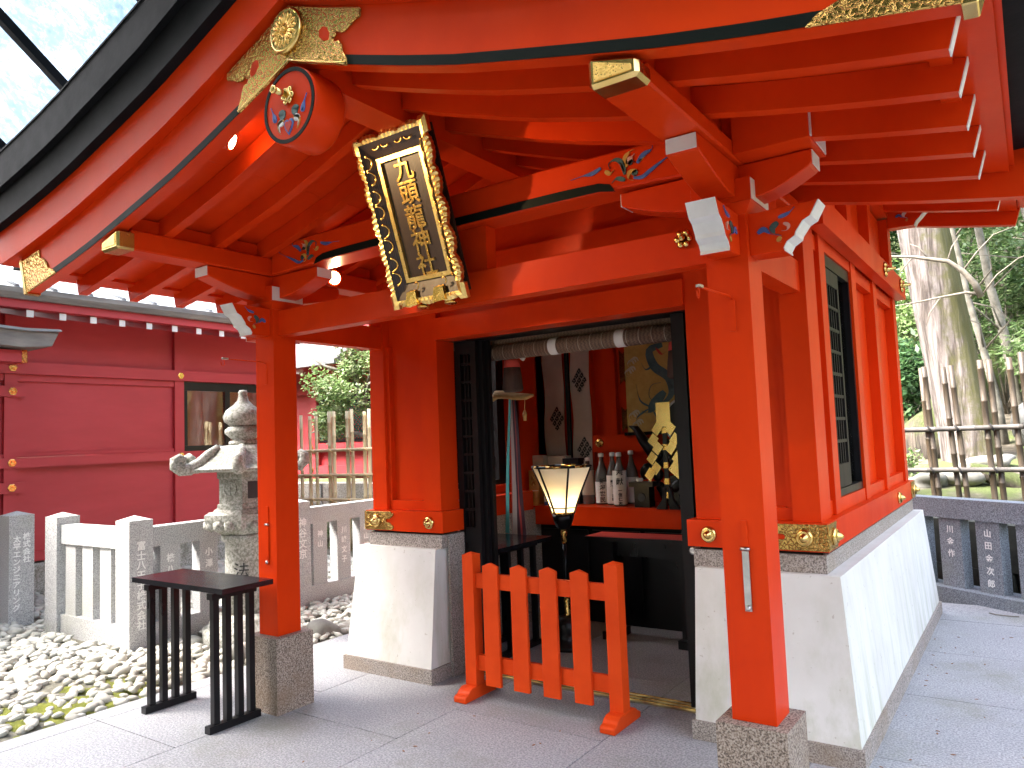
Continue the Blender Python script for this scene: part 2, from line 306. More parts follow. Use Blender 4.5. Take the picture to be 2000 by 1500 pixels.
def thing(name, label, cat, loc=(0, 0, 0), group=None):
    o = bpy.data.objects.new(name, None); COL.objects.link(o); o.location = loc; o.empty_display_size = .1; WL[o.name] = Vector(loc)
    return tag(o, label, cat, group)
def structure(o): o['kind'] = 'structure'; return o
def box(name, mat, parent, *a, **k): return B().box(*a, **k).done(name, mat, parent)
def dup(root, off, label=None, rotz=0, group=None):
    def cp(o, par):
        c = o.copy(); COL.objects.link(c); WL[c.name] = WL[o.name].copy(); c.parent = par
        for ch in o.children: cp(ch, c)
        return c
    r = cp(root, None); r.location = Vector(root.location)+Vector(off); r.rotation_euler.z += rotz; WL[r.name] = Vector(r.location)
    if label: r['label'] = label
    if group: r['group'] = group
    return r
def text_mesh(ch, size, depth, bold=0.0, bevel=0.0):
    cu = bpy.data.curves.new('t', 'FONT'); cu.body = ch; cu.size = size; cu.extrude = depth/2; cu.offset = bold; cu.bevel_depth = bevel; cu.align_x = 'CENTER'; cu.align_y = 'CENTER'; cu.resolution_u = 3
    o = bpy.data.objects.new('t', cu); COL.objects.link(o); bpy.context.view_layer.update()
    me = bpy.data.meshes.new_from_object(o.evaluated_get(bpy.context.evaluated_depsgraph_get())); bpy.data.objects.remove(o); bpy.data.curves.remove(cu); return me
def put_text(chars, mat, parent, M0, step, size, depth=.004, name='lettering', bold=.0, bevel=0.0, col=None):
    """vertical run of characters; M0 maps (right, up, out) to world, each char a step lower"""
    out = []
    for i, ch in enumerate(chars):
        if ch == ' ': continue
        me = text_mesh(ch, size, depth, bold, bevel)
        xs = [v.co.x for v in me.vertices]; ys = [v.co.y for v in me.vertices]
        if not xs: continue
        cx, cy = (min(xs)+max(xs))/2, (min(ys)+max(ys))/2
        me.transform(M0 @ Matrix.Translation((-cx, -cy-i*step, 0))); me.materials.clear(); out.append(link(name, me, mat, parent))
    return out
def frame_m(o, r, u):
    r = Vector(r).normalized(); u = Vector(u).normalized(); n = r.cross(u); return Matrix(((r.x, u.x, n.x, o[0]), (r.y, u.y, n.y, o[1]), (r.z, u.z, n.z, o[2]), (0, 0, 0, 1)))
def interp(tab, x): return float(np.interp(abs(x), [p[0] for p in tab], [p[1] for p in tab]))
def ribbon(pts, w, M, h=.004):
    """closed outline of a tapering comma stroke -> prism built in frame M (x right, y up, z out)"""
    P = [Vector((p[0], p[1], 0)) for p in pts]
    Q = []                                            # resample smoothly
    n = len(P)
    for i in range(n-1):
        p0, p1, p2, p3 = P[max(i-1, 0)], P[i], P[i+1], P[min(i+2, n-1)]
        for t in (0, .25, .5, .75):
            Q.append(.5*((2*p1)+(p2-p0)*t+(2*p0-5*p1+4*p2-p3)*t*t+(3*p1-p0-3*p2+p3)*t**3))
    Q.append(P[-1]); m = len(Q); Lf, Rt = [], []
    for i, q in enumerate(Q):
        t = (Q[min(i+1, m-1)]-Q[max(i-1, 0)]).normalized(); nn = Vector((-t.y, t.x, 0)); s = i/(m-1); ww = w*.5*(math.sin(math.pi*min(s*1.35+.12, 1.0))**.8 + .04)
        Lf.append(q+nn*ww); Rt.append(q-nn*ww)
    b = B(); a0 = [b.bm.verts.new(M @ (p+Vector((0, 0, h)))) for p in Lf]; a1 = [b.bm.verts.new(M @ (p+Vector((0, 0, h)))) for p in Rt]
    c0 = [b.bm.verts.new(M @ (p+Vector((0, 0, -.001)))) for p in Lf]; c1 = [b.bm.verts.new(M @ (p+Vector((0, 0, -.001)))) for p in Rt]
    for i in range(m-1):
        b.bm.faces.new((a0[i], a1[i], a1[i+1], a0[i+1])); b.bm.faces.new((a0[i], a0[i+1], c0[i+1], c0[i])); b.bm.faces.new((a1[i], c1[i], c1[i+1], a1[i+1]))
    b.bm.faces.new((a0[0], c0[0], c1[0], a1[0])); b.bm.faces.new((a0[-1], a1[-1], c1[-1], c0[-1]))
    return b
# ================================================================== SHRINE
SH = thing('shrine', 'vermilion lacquered shrine hall with curved gable porch and black-edged roof', 'shrine', (0, 3.0, 0))
V = 'vermilion'
LT = [(0, 3.135), (.12, 3.088), (.35, 3.006), (.6, 2.921), (.85, 2.842), (1.1, 2.776), (1.35, 2.712), (1.6, 2.650), (1.85, 2.597), (2.1, 2.551), (2.36, 2.508), (2.5, 2.488), (2.8, 2.45)]
def Lz(x): return interp(LT, x)
def cosf(x): s = (Lz(abs(x)+.06)-Lz(max(abs(x)-.06, 0)))/(.06+min(abs(x), .06)); return math.sqrt(1+s*s)
def Lo(x, off): return Lz(x)+off*cosf(x)
def band(o0, o1, y0, y1, xa, xb, name, mat, parent=SH, bev=0, xb2=None, n=22, dz=0):
    """strip between two offset curves, from x=xa to x=xb (xb2: end of the top curve)"""
    xb2 = xb if xb2 is None else xb2
    lo = [(xa+(xb-xa)*i/n, Lo(xa+(xb-xa)*i/n, o0)+dz) for i in range(n+1)]; hi = [(xa+(xb2-xa)*i/n, Lo(xa+(xb2-xa)*i/n, o1)+dz) for i in range(n+1)]
    return B().prism(lo+hi[::-1], 'y', y0, y1, bev).done(name, mat, parent)
YF = 1.98
# --- porch pillars
for sx in (-1, 1):
    cx = 1.45*sx
    B().box(cx-.135, cx+.135, 2.885, 3.155, 0, .435, bev=.022).done('pillar_base', 'granite_brown', SH)
    box('pillar', V, SH, cx-.085, cx+.085, 2.935, 3.105, .436, 2.40, bev=.011)
    b = B().frustum((cx-.085, cx+.085, 2.935, 3.105), (cx-.12, cx+.12, 2.90, 3.14), 2.401, 2.442, .002); b.done('bearing_block_foot', V, SH)
    bb = box('bearing_block', V, SH, cx-.12, cx+.12, 2.90, 3.14, 2.443, 2.535, bev=.003)
    for fx in (-1, 1): box('white_face', 'white_paint', bb, cx+fx*.1205-.0015, cx+fx*.1205+.0015, 2.905, 3.135, 2.447, 2.531, bev=0)
    # bracket arms: boat-shaped, x and y direction
    def arm(c, h0, h1, z0, zc, z1, hw, ax, off):
        pts = [(h0, z1), (h0, zc+.012), (h0+.012, zc)] + [(h0+.012+(c-.10-h0-.012)*t, zc-(zc-z0)*math.sin(t*math.pi/2)) for t in (.2, .4, .6, .8, 1)]
        pts += [(h1-.012-(h1-.012-c-.10)*t, zc-(zc-z0)*math.sin(t*math.pi/2)) for t in (1, .8, .6, .4, .2)] + [(h1-.012, zc), (h1, zc+.012), (h1, z1)]
        return B().prism(pts, ax, off-hw, off+hw, .004).done('bracket_arm', V, SH)
    lo, hi = (cx-.34*1, cx+.46) if sx < 0 else (cx-.46, cx+.34)
    a1 = arm(cx, lo, hi, 2.462, 2.542, 2.605, .062, 'y', 3.02)
    for fx, e in ((-1, lo), (1, hi)): box('white_end', 'white_paint', a1, e+fx*.0015-.0015, e+fx*.0015+.0015, 2.963, 3.077, 2.548, 2.603, bev=0)
    a2 = arm(3.02, 2.51, 3.5, 2.464, 2.542, 2.603, .060, 'x', cx)
    box('white_end', 'white_paint', a2, cx-.057, cx+.057, 2.507, 2.5105, 2.547, 2.601, bev=0)
    # nose beams (kibana): wavy white ends
    def nose(ax, s):
        pr_ = [(.085, 2.402), (.35, 2.408), (.318, 2.352), (.29, 2.338), (.262, 2.30), (.258, 2.286), (.228, 2.268), (.215, 2.246), (.218, 2.233), (.085, 2.236)]
        pts = [((cx if ax == 'y' else 3.02)+s*p[0], p[1]) for p in pr_]
        o = B().prism(pts, ax, (3.02 if ax == 'y' else cx)-.056, (3.02 if ax == 'y' else cx)+.056, .002).done('nose_beam', V, SH)
        w = []
        for (p, q) in zip(pr_[1:8], pr_[2:9]):
            d = Vector((q[0]-p[0], q[1]-p[1])); nn = Vector((-d.y, d.x)).normalized()*.003
            w.append([(p[0]-.0005, p[1]), (q[0]-.0005, q[1]), (q[0]+abs(nn.x)+.001, q[1]-.0005), (p[0]+abs(nn.x)+.001, p[1]-.0005)])
        bw = B()
        for qd in w:
            c0 = 3.02 if ax == 'y' else cx
            bw.prism([((cx if ax == 'y' else 3.02)+s*p[0], p[1]) for p in qd], ax, c0-.0575, c0+.0575)
        bw.done('white_end', 'white_paint', o)
        if ax == 'y': M = frame_m((cx+s*.19, 3.02-.0565, 2.318), (1, 0, 0), (0, 0, 1)); f = s
        else: M = frame_m((cx+.0565, 3.02+s*.19, 2.318), (0, 1, 0), (0, 0, 1)); f = s
        for pts, wd, mt in (([(-.07, .0), (-.045, .012), (-.02, -.01), (.02, -.024)], .02, 'blue_paint'), ([(.01, .03), (-.012, .012), (-.004, -.012), (.012, -.018)], .024, 'teal_paint'),
                            ([(.03, .022), (.048, .012), (.042, -.006), (.022, -.006)], .014, 'pink_paint'), ([(.012, .048), (.05, .058), (.075, .078)], .014, 'blue_paint'), ([(.018, -.028), (.006, -.044), (.018, -.05)], .016, 'ochre_paint')):
            ribbon([(f*p[0], p[1]) for p in pts], wd, M).done('painted_scroll', mt, o)
    nose('y', sx); nose('x', -1)
    # hooks and hinged latch bars on the pillar fronts
    hk = B().box(cx-.004, cx+.024, 2.930, 2.9345, 1.94, 2.065, .001).box(cx+.002, cx+.018, 2.931, 2.9345, 2.055, 2.072, 0)
    hk.tube([(cx+.01, 2.932, 2.07), (cx+.01, 2.90, 2.078), (cx-.02, 2.70, 2.085), (cx-.024, 2.66, 2.087)], .0045, 6); hk.tube([(cx-.024, 2.66, 2.087)]+[(cx-.024, 2.66+.013*math.sin(a), 2.062+.02*math.cos(a)) for a in (0, 1, 2, 3, 4, 5)], .0028, 5)
    h = hk.done('hook_bracket', V if sx < 0 else V, SH)
    box('steel_tip', 'steel', h, cx-.03, cx-.012, 2.655, 2.69, 2.082, 2.092, bev=.001)
    lt = box('latch_plate', V, SH, cx-.006, cx+.018, 2.929, 2.9345, 1.10, 1.20, bev=.001)
    B().tube([(cx-.012, 2.927, 1.092), (cx+.024, 2.927, 1.092)], .006, 8).done('hinge_pin', 'steel', lt)
    box('latch_bar', V if sx < 0 else 'steel', lt, cx-.007, cx+.019, 2.927, 2.932, .855, 1.083, bev=.001)
    B().lathe([(.011, 0), (.011, -.006), (.006, -.010)], (cx+.006, 2.927, .868), 12, 'y').done('bolt', 'steel', lt)
# --- beams between the pillars
box('tie_beam', V, SH, -1.366, 1.366, 2.975, 3.065, 2.238, 2.392, bev=.005)
for sx in (-1, 1): box('tie_beam', V, SH, sx*1.45-.045, sx*1.45+.045, 3.106, 3.905, 2.228, 2.385, bev=.005)
# rainbow beam, slightly arched underside
kb = [(-1.36+2.72*i/24, 2.606+.022*(1-((-1.36+2.72*i/24)/1.36)**4)) for i in range(25)]
KB = B().prism(kb+[(1.369, 2.607), (1.369, 2.775), (1.3, 2.785), (.6, 2.795), (-.6, 2.795), (-1.3, 2.785), (-1.369, 2.775), (-1.369, 2.607)], 'y', 2.93, 3.105, .008).done('rainbow_beam', V, SH)
for sx in (-1, 1):
    bt = box('beam_tail', V, SH, min(sx*1.531, sx*1.812), max(sx*1.531, sx*1.812), 2.836, 3.108, 2.610, 2.79, bev=.008)
    box('white_end', 'white_paint', bt, sx*1.8135-.002, sx*1.8135+.002, 2.842, 3.102, 2.617, 2.783, bev=0)
sp = [(-.98, 2.611)] + [(x, 2.606+.022*(1-(x/1.36)**4)+.003) for x in np.linspace(-.9, .9, 19)] + [(.98, 2.611)]
sp += [(.955, 2.648), (.90, 2.664), (.80, 2.668)] + [(x, 2.606+.022*(1-(x/1.36)**4)+.044) for x in np.linspace(.7, -.7, 15)] + [(-.80, 2.668), (-.90, 2.664), (-.955, 2.648)]
B().prism(sp, 'y', 2.9265, 2.931).done('black_stripe', 'green_black', KB)
for s in (-1, 1):
    M = frame_m((s*1.04, 2.9292, 2.695), (1, 0, 0), (0, 0, 1))
    for pts, wd, mt in (([(.03, -.045), (.07, -.05), (.11, -.03), (.17, .0), (.235, .03), (.25, .045)], .016, 'blue_paint'), ([(.045, -.015), (.012, -.018), (.008, -.045), (.03, -.055)], .02, 'ochre_paint'), ([(.05, -.02), (.03, -.03), (.045, -.048)], .024, 'teal_paint'),
                        ([(-.01, -.02), (-.02, .03), (-.05, .055), (-.085, .045), (-.08, .02)], .022, 'teal_paint'), ([(-.012, -.01), (-.026, .032), (-.055, .05)], .008, 'pink_paint'), ([(-.105, .015), (-.08, .0), (-.06, .012)], .02, 'ochre_paint'),
                        ([(0, .01), (-.005, .05), (.02, .075), (.04, .078)], .022, 'ochre_paint'), ([(.005, .02), (.022, .045), (.04, .06)], .03, 'pink_paint'), ([(.01, .018), (.028, .03), (.04, .018)], .02, 'ink'),
                        ([(.05, .015), (.08, .045), (.12, .06), (.125, .085)], .02, 'blue_paint'), ([(.06, .022), (.09, .035)], .008, 'ochre_paint'), ([(-.01, -.045), (-.05, -.03), (-.075, -.045)], .02, 'teal_paint'),
                        ([(-.125, .035), (-.17, .02), (-.22, .02), (-.28, .015)], .018, 'blue_paint')):
        ribbon([(s*p[0], p[1]) for p in pts], wd, M).done('painted_scroll', mt, KB)
tbg = B()
for k in range(6): a = k*math.pi/3; tbg.blob((1.262+.026*math.cos(a), 2.966, 2.355+.026*math.sin(a)), .017, .010, .017, k, 1, .08)
tbg.lathe([(.014, 0), (.012, -.02), (.006, -.024)], (1.262, 2.962, 2.355), 12, 'y'); tbg.done('gold_boss', 'brass_plain', SH)
box('strut', V, SH, -.05, .22, 3.0, 3.08, 2.393, 2.625, bev=.006)
# --- purlins with gold caps
for sx in (-1, 1):
    cx = 1.45*sx; zi, zo = Lz(1.37)+.008, Lz(1.53)+.004
    pts = [(cx-.08, 2.606), (cx+.08, 2.606), (cx+.08, zo if sx > 0 else zi), (cx-.08, zi if sx > 0 else zo)]
    P = B().prism(pts, 'y', 2.06, 3.84, .007).done('purlin', V, SH)
    B().prism([(cx-.083, 2.601), (cx+.083, 2.601), (cx+.083, (zo if sx > 0 else zi)-.012), (cx-.083, (zi if sx > 0 else zo)-.012)], 'y', 1.985, 2.085, .012).done('gold_cap', 'brass_plain', P)
    B().prism([(cx-.062, 2.620), (cx+.062, 2.620), (cx+.062, (zo if sx > 0 else zi)-.034), (cx-.062, (zi if sx > 0 else zo)-.034)], 'y', 1.981, 1.986, .001).done('gold_inlay', 'gold_dots', P)
    box('filler_board', V, SH, cx-.03, cx+.03, 2.09, 3.82, Lz(1.45)+.006, Lz(1.45)+.108, bev=0)
RB = box('ridge_beam', V, SH, -.085, .085, 2.06, 3.84, 3.05, 3.20, bev=.008)
# --- ridge disc
MD = Matrix.Rotation(0, 4, 'X')
RD = B().lathe([(.158, 2.13), (.160, 2.12), (.160, 1.975), (.156, 1.97)], (0, 0, 2.945), 48, 'y').done('ridge_disc', V, SH)
b = B(); N = 48
for k in range(N):
    a0, a1 = 2*math.pi*k/N, 2*math.pi*(k+1)/N
    b.prism([(.156*math.cos(a0), 2.945+.156*math.sin(a0)), (.156*math.cos(a1), 2.945+.156*math.sin(a1)), (.140*math.cos(a1), 2.945+.140*math.sin(a1)), (.140*math.cos(a0), 2.945+.140*math.sin(a0))], 'y', 1.9665, 1.971)
b.done('black_ring', 'green_black', RD)
g = B(); g.tube([(0, 1.97, 2.985), (0, 1.95, 2.985)], [.03, .026], 6); g.tube([(0, 1.955, 2.985), (-.0, 1.90, 2.985)], [.014, .013], 12); g.lathe([(.014, 0), (.017, -.004), (.017, -.012), (.010, -.016)], (0, 1.90, 2.985), 12, 'y')
g.done('gold_boss', 'brass_plain', RD)
gl = B()
for k in range(6): a = k*math.pi/3; gl.blob((.026*math.cos(a), 1.963, 2.985+.026*math.sin(a)), .016, .008, .016, k, 1, .1)
gl.done('gold_petal_plate', 'brass_plain', RD)
M = frame_m((0, 1.9685, 2.945), (1, 0, 0), (0, 0, 1))
hrt = [(0, -.125), (.02, -.10), (.03, -.075), (.022, -.06), (.008, -.058), (0, -.068), (-.008, -.058), (-.022, -.06), (-.03, -.075), (-.02, -.10)]
B().prism(hrt, 'z', -.001, .003, 0, M).done('heart_rim', 'blue_paint', RD); B().prism([(p[0]*.7, -.088+(p[1]+.088)*.7) for p in hrt], 'z', -.001, .006, 0, M).done('heart', 'cloth_red', RD)
for s in (-1, 1):
    for pts, wd, mt in (([(.035, -.06), (.06, -.07), (.055, -.10)], .03, 'ivory'), ([(.03, -.055), (.06, -.062), (.066, -.09), (.05, -.11)], .012, 'ochre_paint'), ([(.045, -.05), (.035, -.025), (.06, -.02), (.05, -.045)], .03, 'teal_paint'),
                        ([(.085, -.05), (.092, -.02), (.112, .02)], .022, 'blue_paint'), ([(.08, -.045), (.10, -.03)], .012, 'blue_paint')):
        ribbon([(s*p[0], p[1]) for p in pts], wd, M).done('painted_scroll', mt, RD)
# --- bargeboards, front (with gold) and rear of the porch roof
def barge(y0, y1, front, dz=0, mat=V):
    for sx in (-1, 1):
        e = 2.36 if front else 2.52
        bg_ = band(0, .228, y0, y1, 0, sx*e, 'bargeboard', mat, SH, 0, sx*(e+.07), dz=dz)
        if not front: continue
        band(.004, .040, y0-.003, y0+.001, sx*.30, sx*2.05, 'black_stripe', 'green_black', bg_, dz=dz)
        up = band(.229, .425, y0-.05, y1, 0, sx*2.60, 'upper_bargeboard', mat, SH, 0, sx*2.66, dz=dz)
        pts = [(2.0, Lo(2.0, .0)), (2.362, Lo(2.362, -.004)), (2.43, Lo(2.43, .20)), (2.20, Lo(2.20, .20)), (2.19, Lo(2.19, .15)), (2.15, Lo(2.15, .13)), (2.11, Lo(2.11, .10)), (2.09, Lo(2.09, .06)), (2.03, Lo(2.03, .03))]
        B().prism([(sx*p[0], p[1]) for p in pts], 'y', y0-.009, y0+.001, .003).done('gold_end_plate', 'gold_emboss', bg_)
        B().prism([(sx*2.34, Lo(2.34, .0)-.012), (sx*2.375, Lo(2.36, -.012)), (sx*2.445, Lo(2.44, .212)), (sx*2.41, Lo(2.42, .215))], 'y', y0-.012, y1+.004, .003).done('gold_edge_cap', 'brass_plain', bg_)
barge(1.98, 2.045, True)
barge(3.84, 3.90, False)
# gold crest plate over the gable peak
half = [(0, Lo(0, -.002)), (.12, Lo(.12, -.003)), (.335, Lo(.335, -.003)), (.34, Lo(.34, .02)), (.318, Lo(.318, .05)), (.31, Lo(.31, .075)), (.295, Lo(.295, .092)), (.272, Lo(.272, .085)), (.262, Lo(.262, .098)), (.285, Lo(.285, .112)), (.275, Lo(.275, .125)), (.315, Lo(.315, .12)), (.345, Lo(.345, .135)), (.375, Lo(.375, .16)), (.415, Lo(.415, .185)), (.42, Lo(.42, .215)), (.2, Lo(.2, .218)), (0, Lo(0, .222))]
CP = B().prism(half+[(-x, z) for x, z in half[1:-1]][::-1], 'y', YF-.012, YF+.001, .004).done('gold_crest_plate', 'gold_emboss', SH)
for s in (-1, 1):
    B().prism([(s*p[0], Lo(p[0], p[1])) for p in ((.19, .10), (.215, .085), (.245, .09), (.25, .115), (.235, .14), (.21, .142), (.19, .125))], 'y', YF-.0125, YF+.001, .001).done('red_heart_opening', V, CP)
    B().tube([(s*x, YF-.012, Lo(x, .004)) for x in np.linspace(.0, .335, 9)], .006, 6).done('gold_edge_bead', 'brass_plain', CP)
b = B().lathe([(.094, -.001), (.096, -.012), (.090, -.020), (.082, -.022)], (0, YF-.010, Lo(0, .115)), 40, 'y')
b.done('gold_roundel', 'brass_plain', CP)
b = B()
for k in range(16):
    a = 2*math.pi*k/16; Mx = Matrix.Translation((0, YF-.033, Lo(0, .115))) @ Matrix.Rotation(a, 4, 'Y')
    b.blob((0, 0, 0), .0125, .007, .034, 3, 1, 0, None)
    vs = b.bm.verts[-42:] if False else None
b.bm.free(); b = B()
for k in range(16):
    a = 2*math.pi*k/16; R3 = Matrix.Rotation(a, 3, 'Y'); b.blob(Vector((0, YF-.031, Lo(0, .115)))+R3 @ Vector((0, 0, .048)), .0115, .008, .034, 3, 1, 0, R3)
b.blob((0, YF-.034, Lo(0, .115)), .016, .010, .016, 3, 1, 0)
b.done('petal_ring', 'gold', CP)
# --- rafters with white tips, soffit boards, eave boards, roof edge
def rafters(ys, dz, hw=.027, tip=True, xe=2.31, x0=.09):
    for yy in ys:
        for sx in (-1, 1):
            n = 12; lo = [(sx*(x0+(xe-.012-x0)*i/n), Lz(x0+(xe-.012-x0)*i/n)+.008+dz) for i in range(n+1)]; hi = [(sx*(x0+(xe+.015-x0)*i/n), Lz(x0+(xe+.015-x0)*i/n)+.108+dz) for i in range(n+1)]
            r = B().prism(lo+hi[::-1], 'y', yy-hw, yy+hw).done('rafter', V, SH)
            if tip: B().prism([(sx*(xe-.013), Lz(xe)+.007+dz), (sx*(xe-.0095), Lz(xe)+.007+dz), (sx*(xe+.0185), Lz(xe)+.107+dz), (sx*(xe+.014), Lz(xe)+.107+dz)], 'y', yy-hw+.001, yy+hw-.001).done('white_tip', 'white_paint', r)
rafters((2.265, 2.58, 2.895, 3.21, 3.525), 0)
for sx in (-1, 1):
    ny = 6
    for k in range(3):       # three soffit boards per side (2.0..3.84)
        xa, xb = (.0, .82, 1.62)[k], (.818, 1.618, 2.40)[k]
        band(.108, .128, 2.046, 3.838, sx*xa, sx*xb, 'soffit_board', V, n=8)
    band(.09, .20, 2.047, 3.836, sx*2.23, sx*2.29, 'eave_batten', V, n=2)
    band(.132, .235, 2.047, 3.838, sx*2.36, sx*2.42, 'eave_fascia', V, n=2)
    b = B(); b.prism([(sx*2.421, Lo(2.42, .20)), (sx*2.72, Lo(2.72, .20)+.05), (sx*2.74, Lo(2.72, .20)+.16), (sx*2.421, Lo(2.42, .40))], 'y', 2.05, 3.85); b.done('eave_edge', 'roof_black', SH)
# black layered roof edge and roof surface
for sx in (-1, 1):
    band(.426, .60, YF-.10, 2.2, 0, sx*2.72, 'roof_edge_lower', 'roof_black', n=24, xb2=sx*2.76)
    band(.601, .80, YF-.135, 2.2, 0, sx*2.78, 'roof_edge_upper', 'roof_black', n=24, xb2=sx*2.84)
    for k in range(5):   # thin lapped courses along the roof edge
        band(.801+.004*k, .812+.004*k, YF-.14+.012*k, 2.2, 0, sx*(2.85-.02*k), 'roof_course', 'roof_black', n=24)
    rs = band(.43, .79, 2.2, 3.86, 0, sx*2.76, 'roof_slope', 'roof_black', n=24)
    for k in range(10):
        x = .25+k*.26; B().tube([(sx*x, 1.87, Lo(x, .80)+.01), (sx*x, 3.8, Lo(x, .79)+.01)], .02, 6).done('roof_batten', 'roof_black', rs)
# --- main body: plinth, sill, posts
for sx in (-1, 1):
    X = lambda a, b: (min(sx*a, sx*b), max(sx*a, sx*b))
    # front plinth return + side plinth as one wall of plaster, granite course, granite cap
    x0, x1 = X(.87, 1.68); box('plinth_kerb', 'granite', SH, x0, x1, 3.73, 4.16, 0, .092, bev=.004)
    x0, x1 = X(1.20, 1.681); box('plinth_kerb', 'granite', SH, x0, x1, 4.161, 7.13, 0, .092, bev=.004)
    a0, a1 = X(.885, 1.664); c0, c1 = X(.892, 1.606)
    B().frustum((a0, a1, 3.746, 4.12), (c0, c1, 3.83, 4.12), .093, .842, .008).done('plaster_plinth', 'plaster', SH)
    a0, a1 = X(1.25, 1.664); c0, c1 = X(1.25, 1.606)
    B().frustum((a0, a1, 4.121, 7.115), (c0, c1, 4.121, 7.04), .093, .842, .004).done('plaster_plinth', 'plaster', SH)
    x0, x1 = X(.872, 1.54); box('plinth_cap', 'granite', SH, x0, x1, 3.875, 4.10, .843, .930, bev=.003)
    x0, x1 = X(1.25, 1.54); box('plinth_cap', 'granite', SH, x0, x1, 4.101, 7.0, .843, .930, bev=.003)
    x0, x1 = X(.852, .8695); box('door_stone', 'granite', SH, x0, x1, 3.93, 4.12, 0, .93, bev=.002)
    x0, x1 = X(.90, 1.52); box('shadow_gap_board', 'black_wood', SH, x0, x1, 3.90, 4.08, .931, .946, bev=0)
    # sill beams
    x0, x1 = X(.848, 1.556); sl = box('sill_beam', V, SH, x0, x1, 3.86, 4.085, .947, 1.086, bev=.005)
    x0, x1 = X(1.36, 1.5565); s2 = box('sill_beam', V, SH, x0, x1, 4.0851, 7.02, .9465, 1.0865, bev=.005)
    def boss(cx, cy, cz, ax, s, parent, r=.043):
        b = B().lathe([(r, 0), (r*.98, s*.008), (r*.72, s*.022), (r*.62, s*.018), (r*.45, s*.022), (r*.36, s*.036), (r*.12, s*.046)], (cx, cy, cz), 28, ax); b.done('gold_boss', 'brass_plain', parent)
    boss(sx*.965, 3.86, 1.012, 'y', -1, sl); 
    pts = [(1.556, 1.08), (1.31, 1.08), (1.285, 1.06), (1.30, 1.043), (1.318, 1.037), (1.318, 1.03), (1.35, 1.03), (1.358, 1.017), (1.35, 1.004), (1.318, 1.004), (1.318, .997), (1.30, .99), (1.285, .97), (1.31, .953), (1.556, .953)]
    pl = B().prism([(sx*p[0], p[1]) for p in pts], 'y', 3.851, 3.861, .002).done('gold_corner_plate', 'gold_emboss', sl)
    boss(sx*1.45, 3.852, 1.015, 'y', -1, sl)
    B().prism([(3.852, 1.08), (4.04, 1.08), (4.02, 1.05), (4.05, 1.02), (4.02, .99), (4.045, .953), (3.852, .953)], 'x', min(sx*1.554, sx*1.564), max(sx*1.554, sx*1.564), .002).done('gold_corner_plate', 'gold_emboss', sl)
    boss(sx*1.563, 3.955, 1.015, 'x', sx, sl); boss(sx*1.5565, 6.15, 1.015, 'x', sx, s2); 
    B().box(min(sx*1.553, sx*1.563), max(sx*1.553, sx*1.563), 6.83, 7.03, .952, 1.082, .002).done('gold_corner_plate', 'gold_emboss', s2); boss(sx*1.563, 6.93, 1.015, 'x', sx, s2)
    # front posts and panels
    x0, x1 = X(1.388, 1.522); box('corner_post', V, SH, x0, x1, 3.90, 4.035, 1.087, 3.25, bev=.010)
    x0, x1 = X(.888, 1.042); box('door_post', V, SH, x0, x1, 3.90, 4.085, 1.087, 2.62, bev=.008)
    x0, x1 = X(1.0425, 1.3875); pb = box('wall_panel', V, SH, x0, x1, 3.965, 3.995, 1.087, 2.62, bev=0)
    box('panel_rail', V, SH, x0, x1, 3.93, 3.9645, 1.087, 1.152, bev=.004)
    x0, x1 = X(1.358, 1.3875); box('panel_bead', V, SH, x0, x1, 3.925, 3.9645, 1.153, 2.24, bev=.003)
    # side wall: posts, rails, panels, window
    wy = 5.13 if sx > 0 else 5.48; posts = [(4.0355, 4.13), (4.25, 4.385), (wy, wy+.145), (5.93, 6.06), (6.86, 7.0)]
    for i, (ya, yb) in enumerate(posts):
        x0, x1 = X(1.40, 1.522 if i else 1.52); box('side_post' if i < 4 else 'corner_post', V, SH, x0, x1, ya, yb, 1.088, 3.25, bev=.008)
    for ya, yb in ((4.1305, 4.2495), (wy+.1455, 5.9295), (6.0605, 6.8595)):
        x0, x1 = X(1.43, 1.455); box('wall_panel', V, SH, x0, x1, ya, yb, 1.088, 2.60, bev=0)
        x0, x1 = X(1.4555, 1.505); box('panel_rail', V, SH, x0, x1, ya, yb, 1.088, 1.162, bev=.004); box('panel_rail', V, SH, x0, x1, ya, yb, 2.50, 2.585, bev=.004)
    x0, x1 = X(1.41, 1.515); box('window_sill', V, SH, x0, x1, 4.3855, wy-.0005, 1.088, 1.162, bev=.004); box('window_head', V, SH, x0, x1, 4.3855, wy-.0005, 2.525, 2.60, bev=.004)
    x0, x1 = X(1.43, 1.455); box('wall_panel', V, SH, x0, x1, 4.13, 6.86, 2.602, 3.25, bev=0)
    x0, x1 = X(1.523, 1.598); nb = box('side_beam', V, SH, x0, x1, 4.037, 7.06, 2.588, 2.742, bev=.006)
    for yy in (5.98, 6.78):
        b = B(); Rm = Matrix.Rotation(math.pi/2*sx, 4, 'Y')
        for k in range(6): a = k*math.pi/3; b.blob((sx*1.606, yy+.036*math.cos(a), 2.668+.036*math.sin(a)), .012, .024, .024, k, 1, .05)
        b.lathe([(.022, 0), (.020, sx*.03), (.012, sx*.034), (.012, sx*.07), (.006, sx*.075)], (sx*1.60, yy, 2.668), 14, 'x'); b.done('gold_boss', 'brass_plain', nb)
    # window: black frame, lattice sash, glass
    wf = thing('tmp', '', '') if False else None
    x0, x1 = X(1.46, 1.505)
    fr = B().box(x0, x1, 4.387, 4.418, 1.164, 2.523, .002).box(x0, x1, wy-.032 if sx > 0 else wy-.11, wy-.002, 1.164, 2.523, .002).box(x0, x1, 4.4185, wy-.0325 if sx > 0 else wy-.1105, 1.164, 1.205, .002).box(x0, x1, 4.4185, wy-.0325 if sx > 0 else wy-.1105, 2.455, 2.523, .002).done('window', 'black_lacquer', SH)
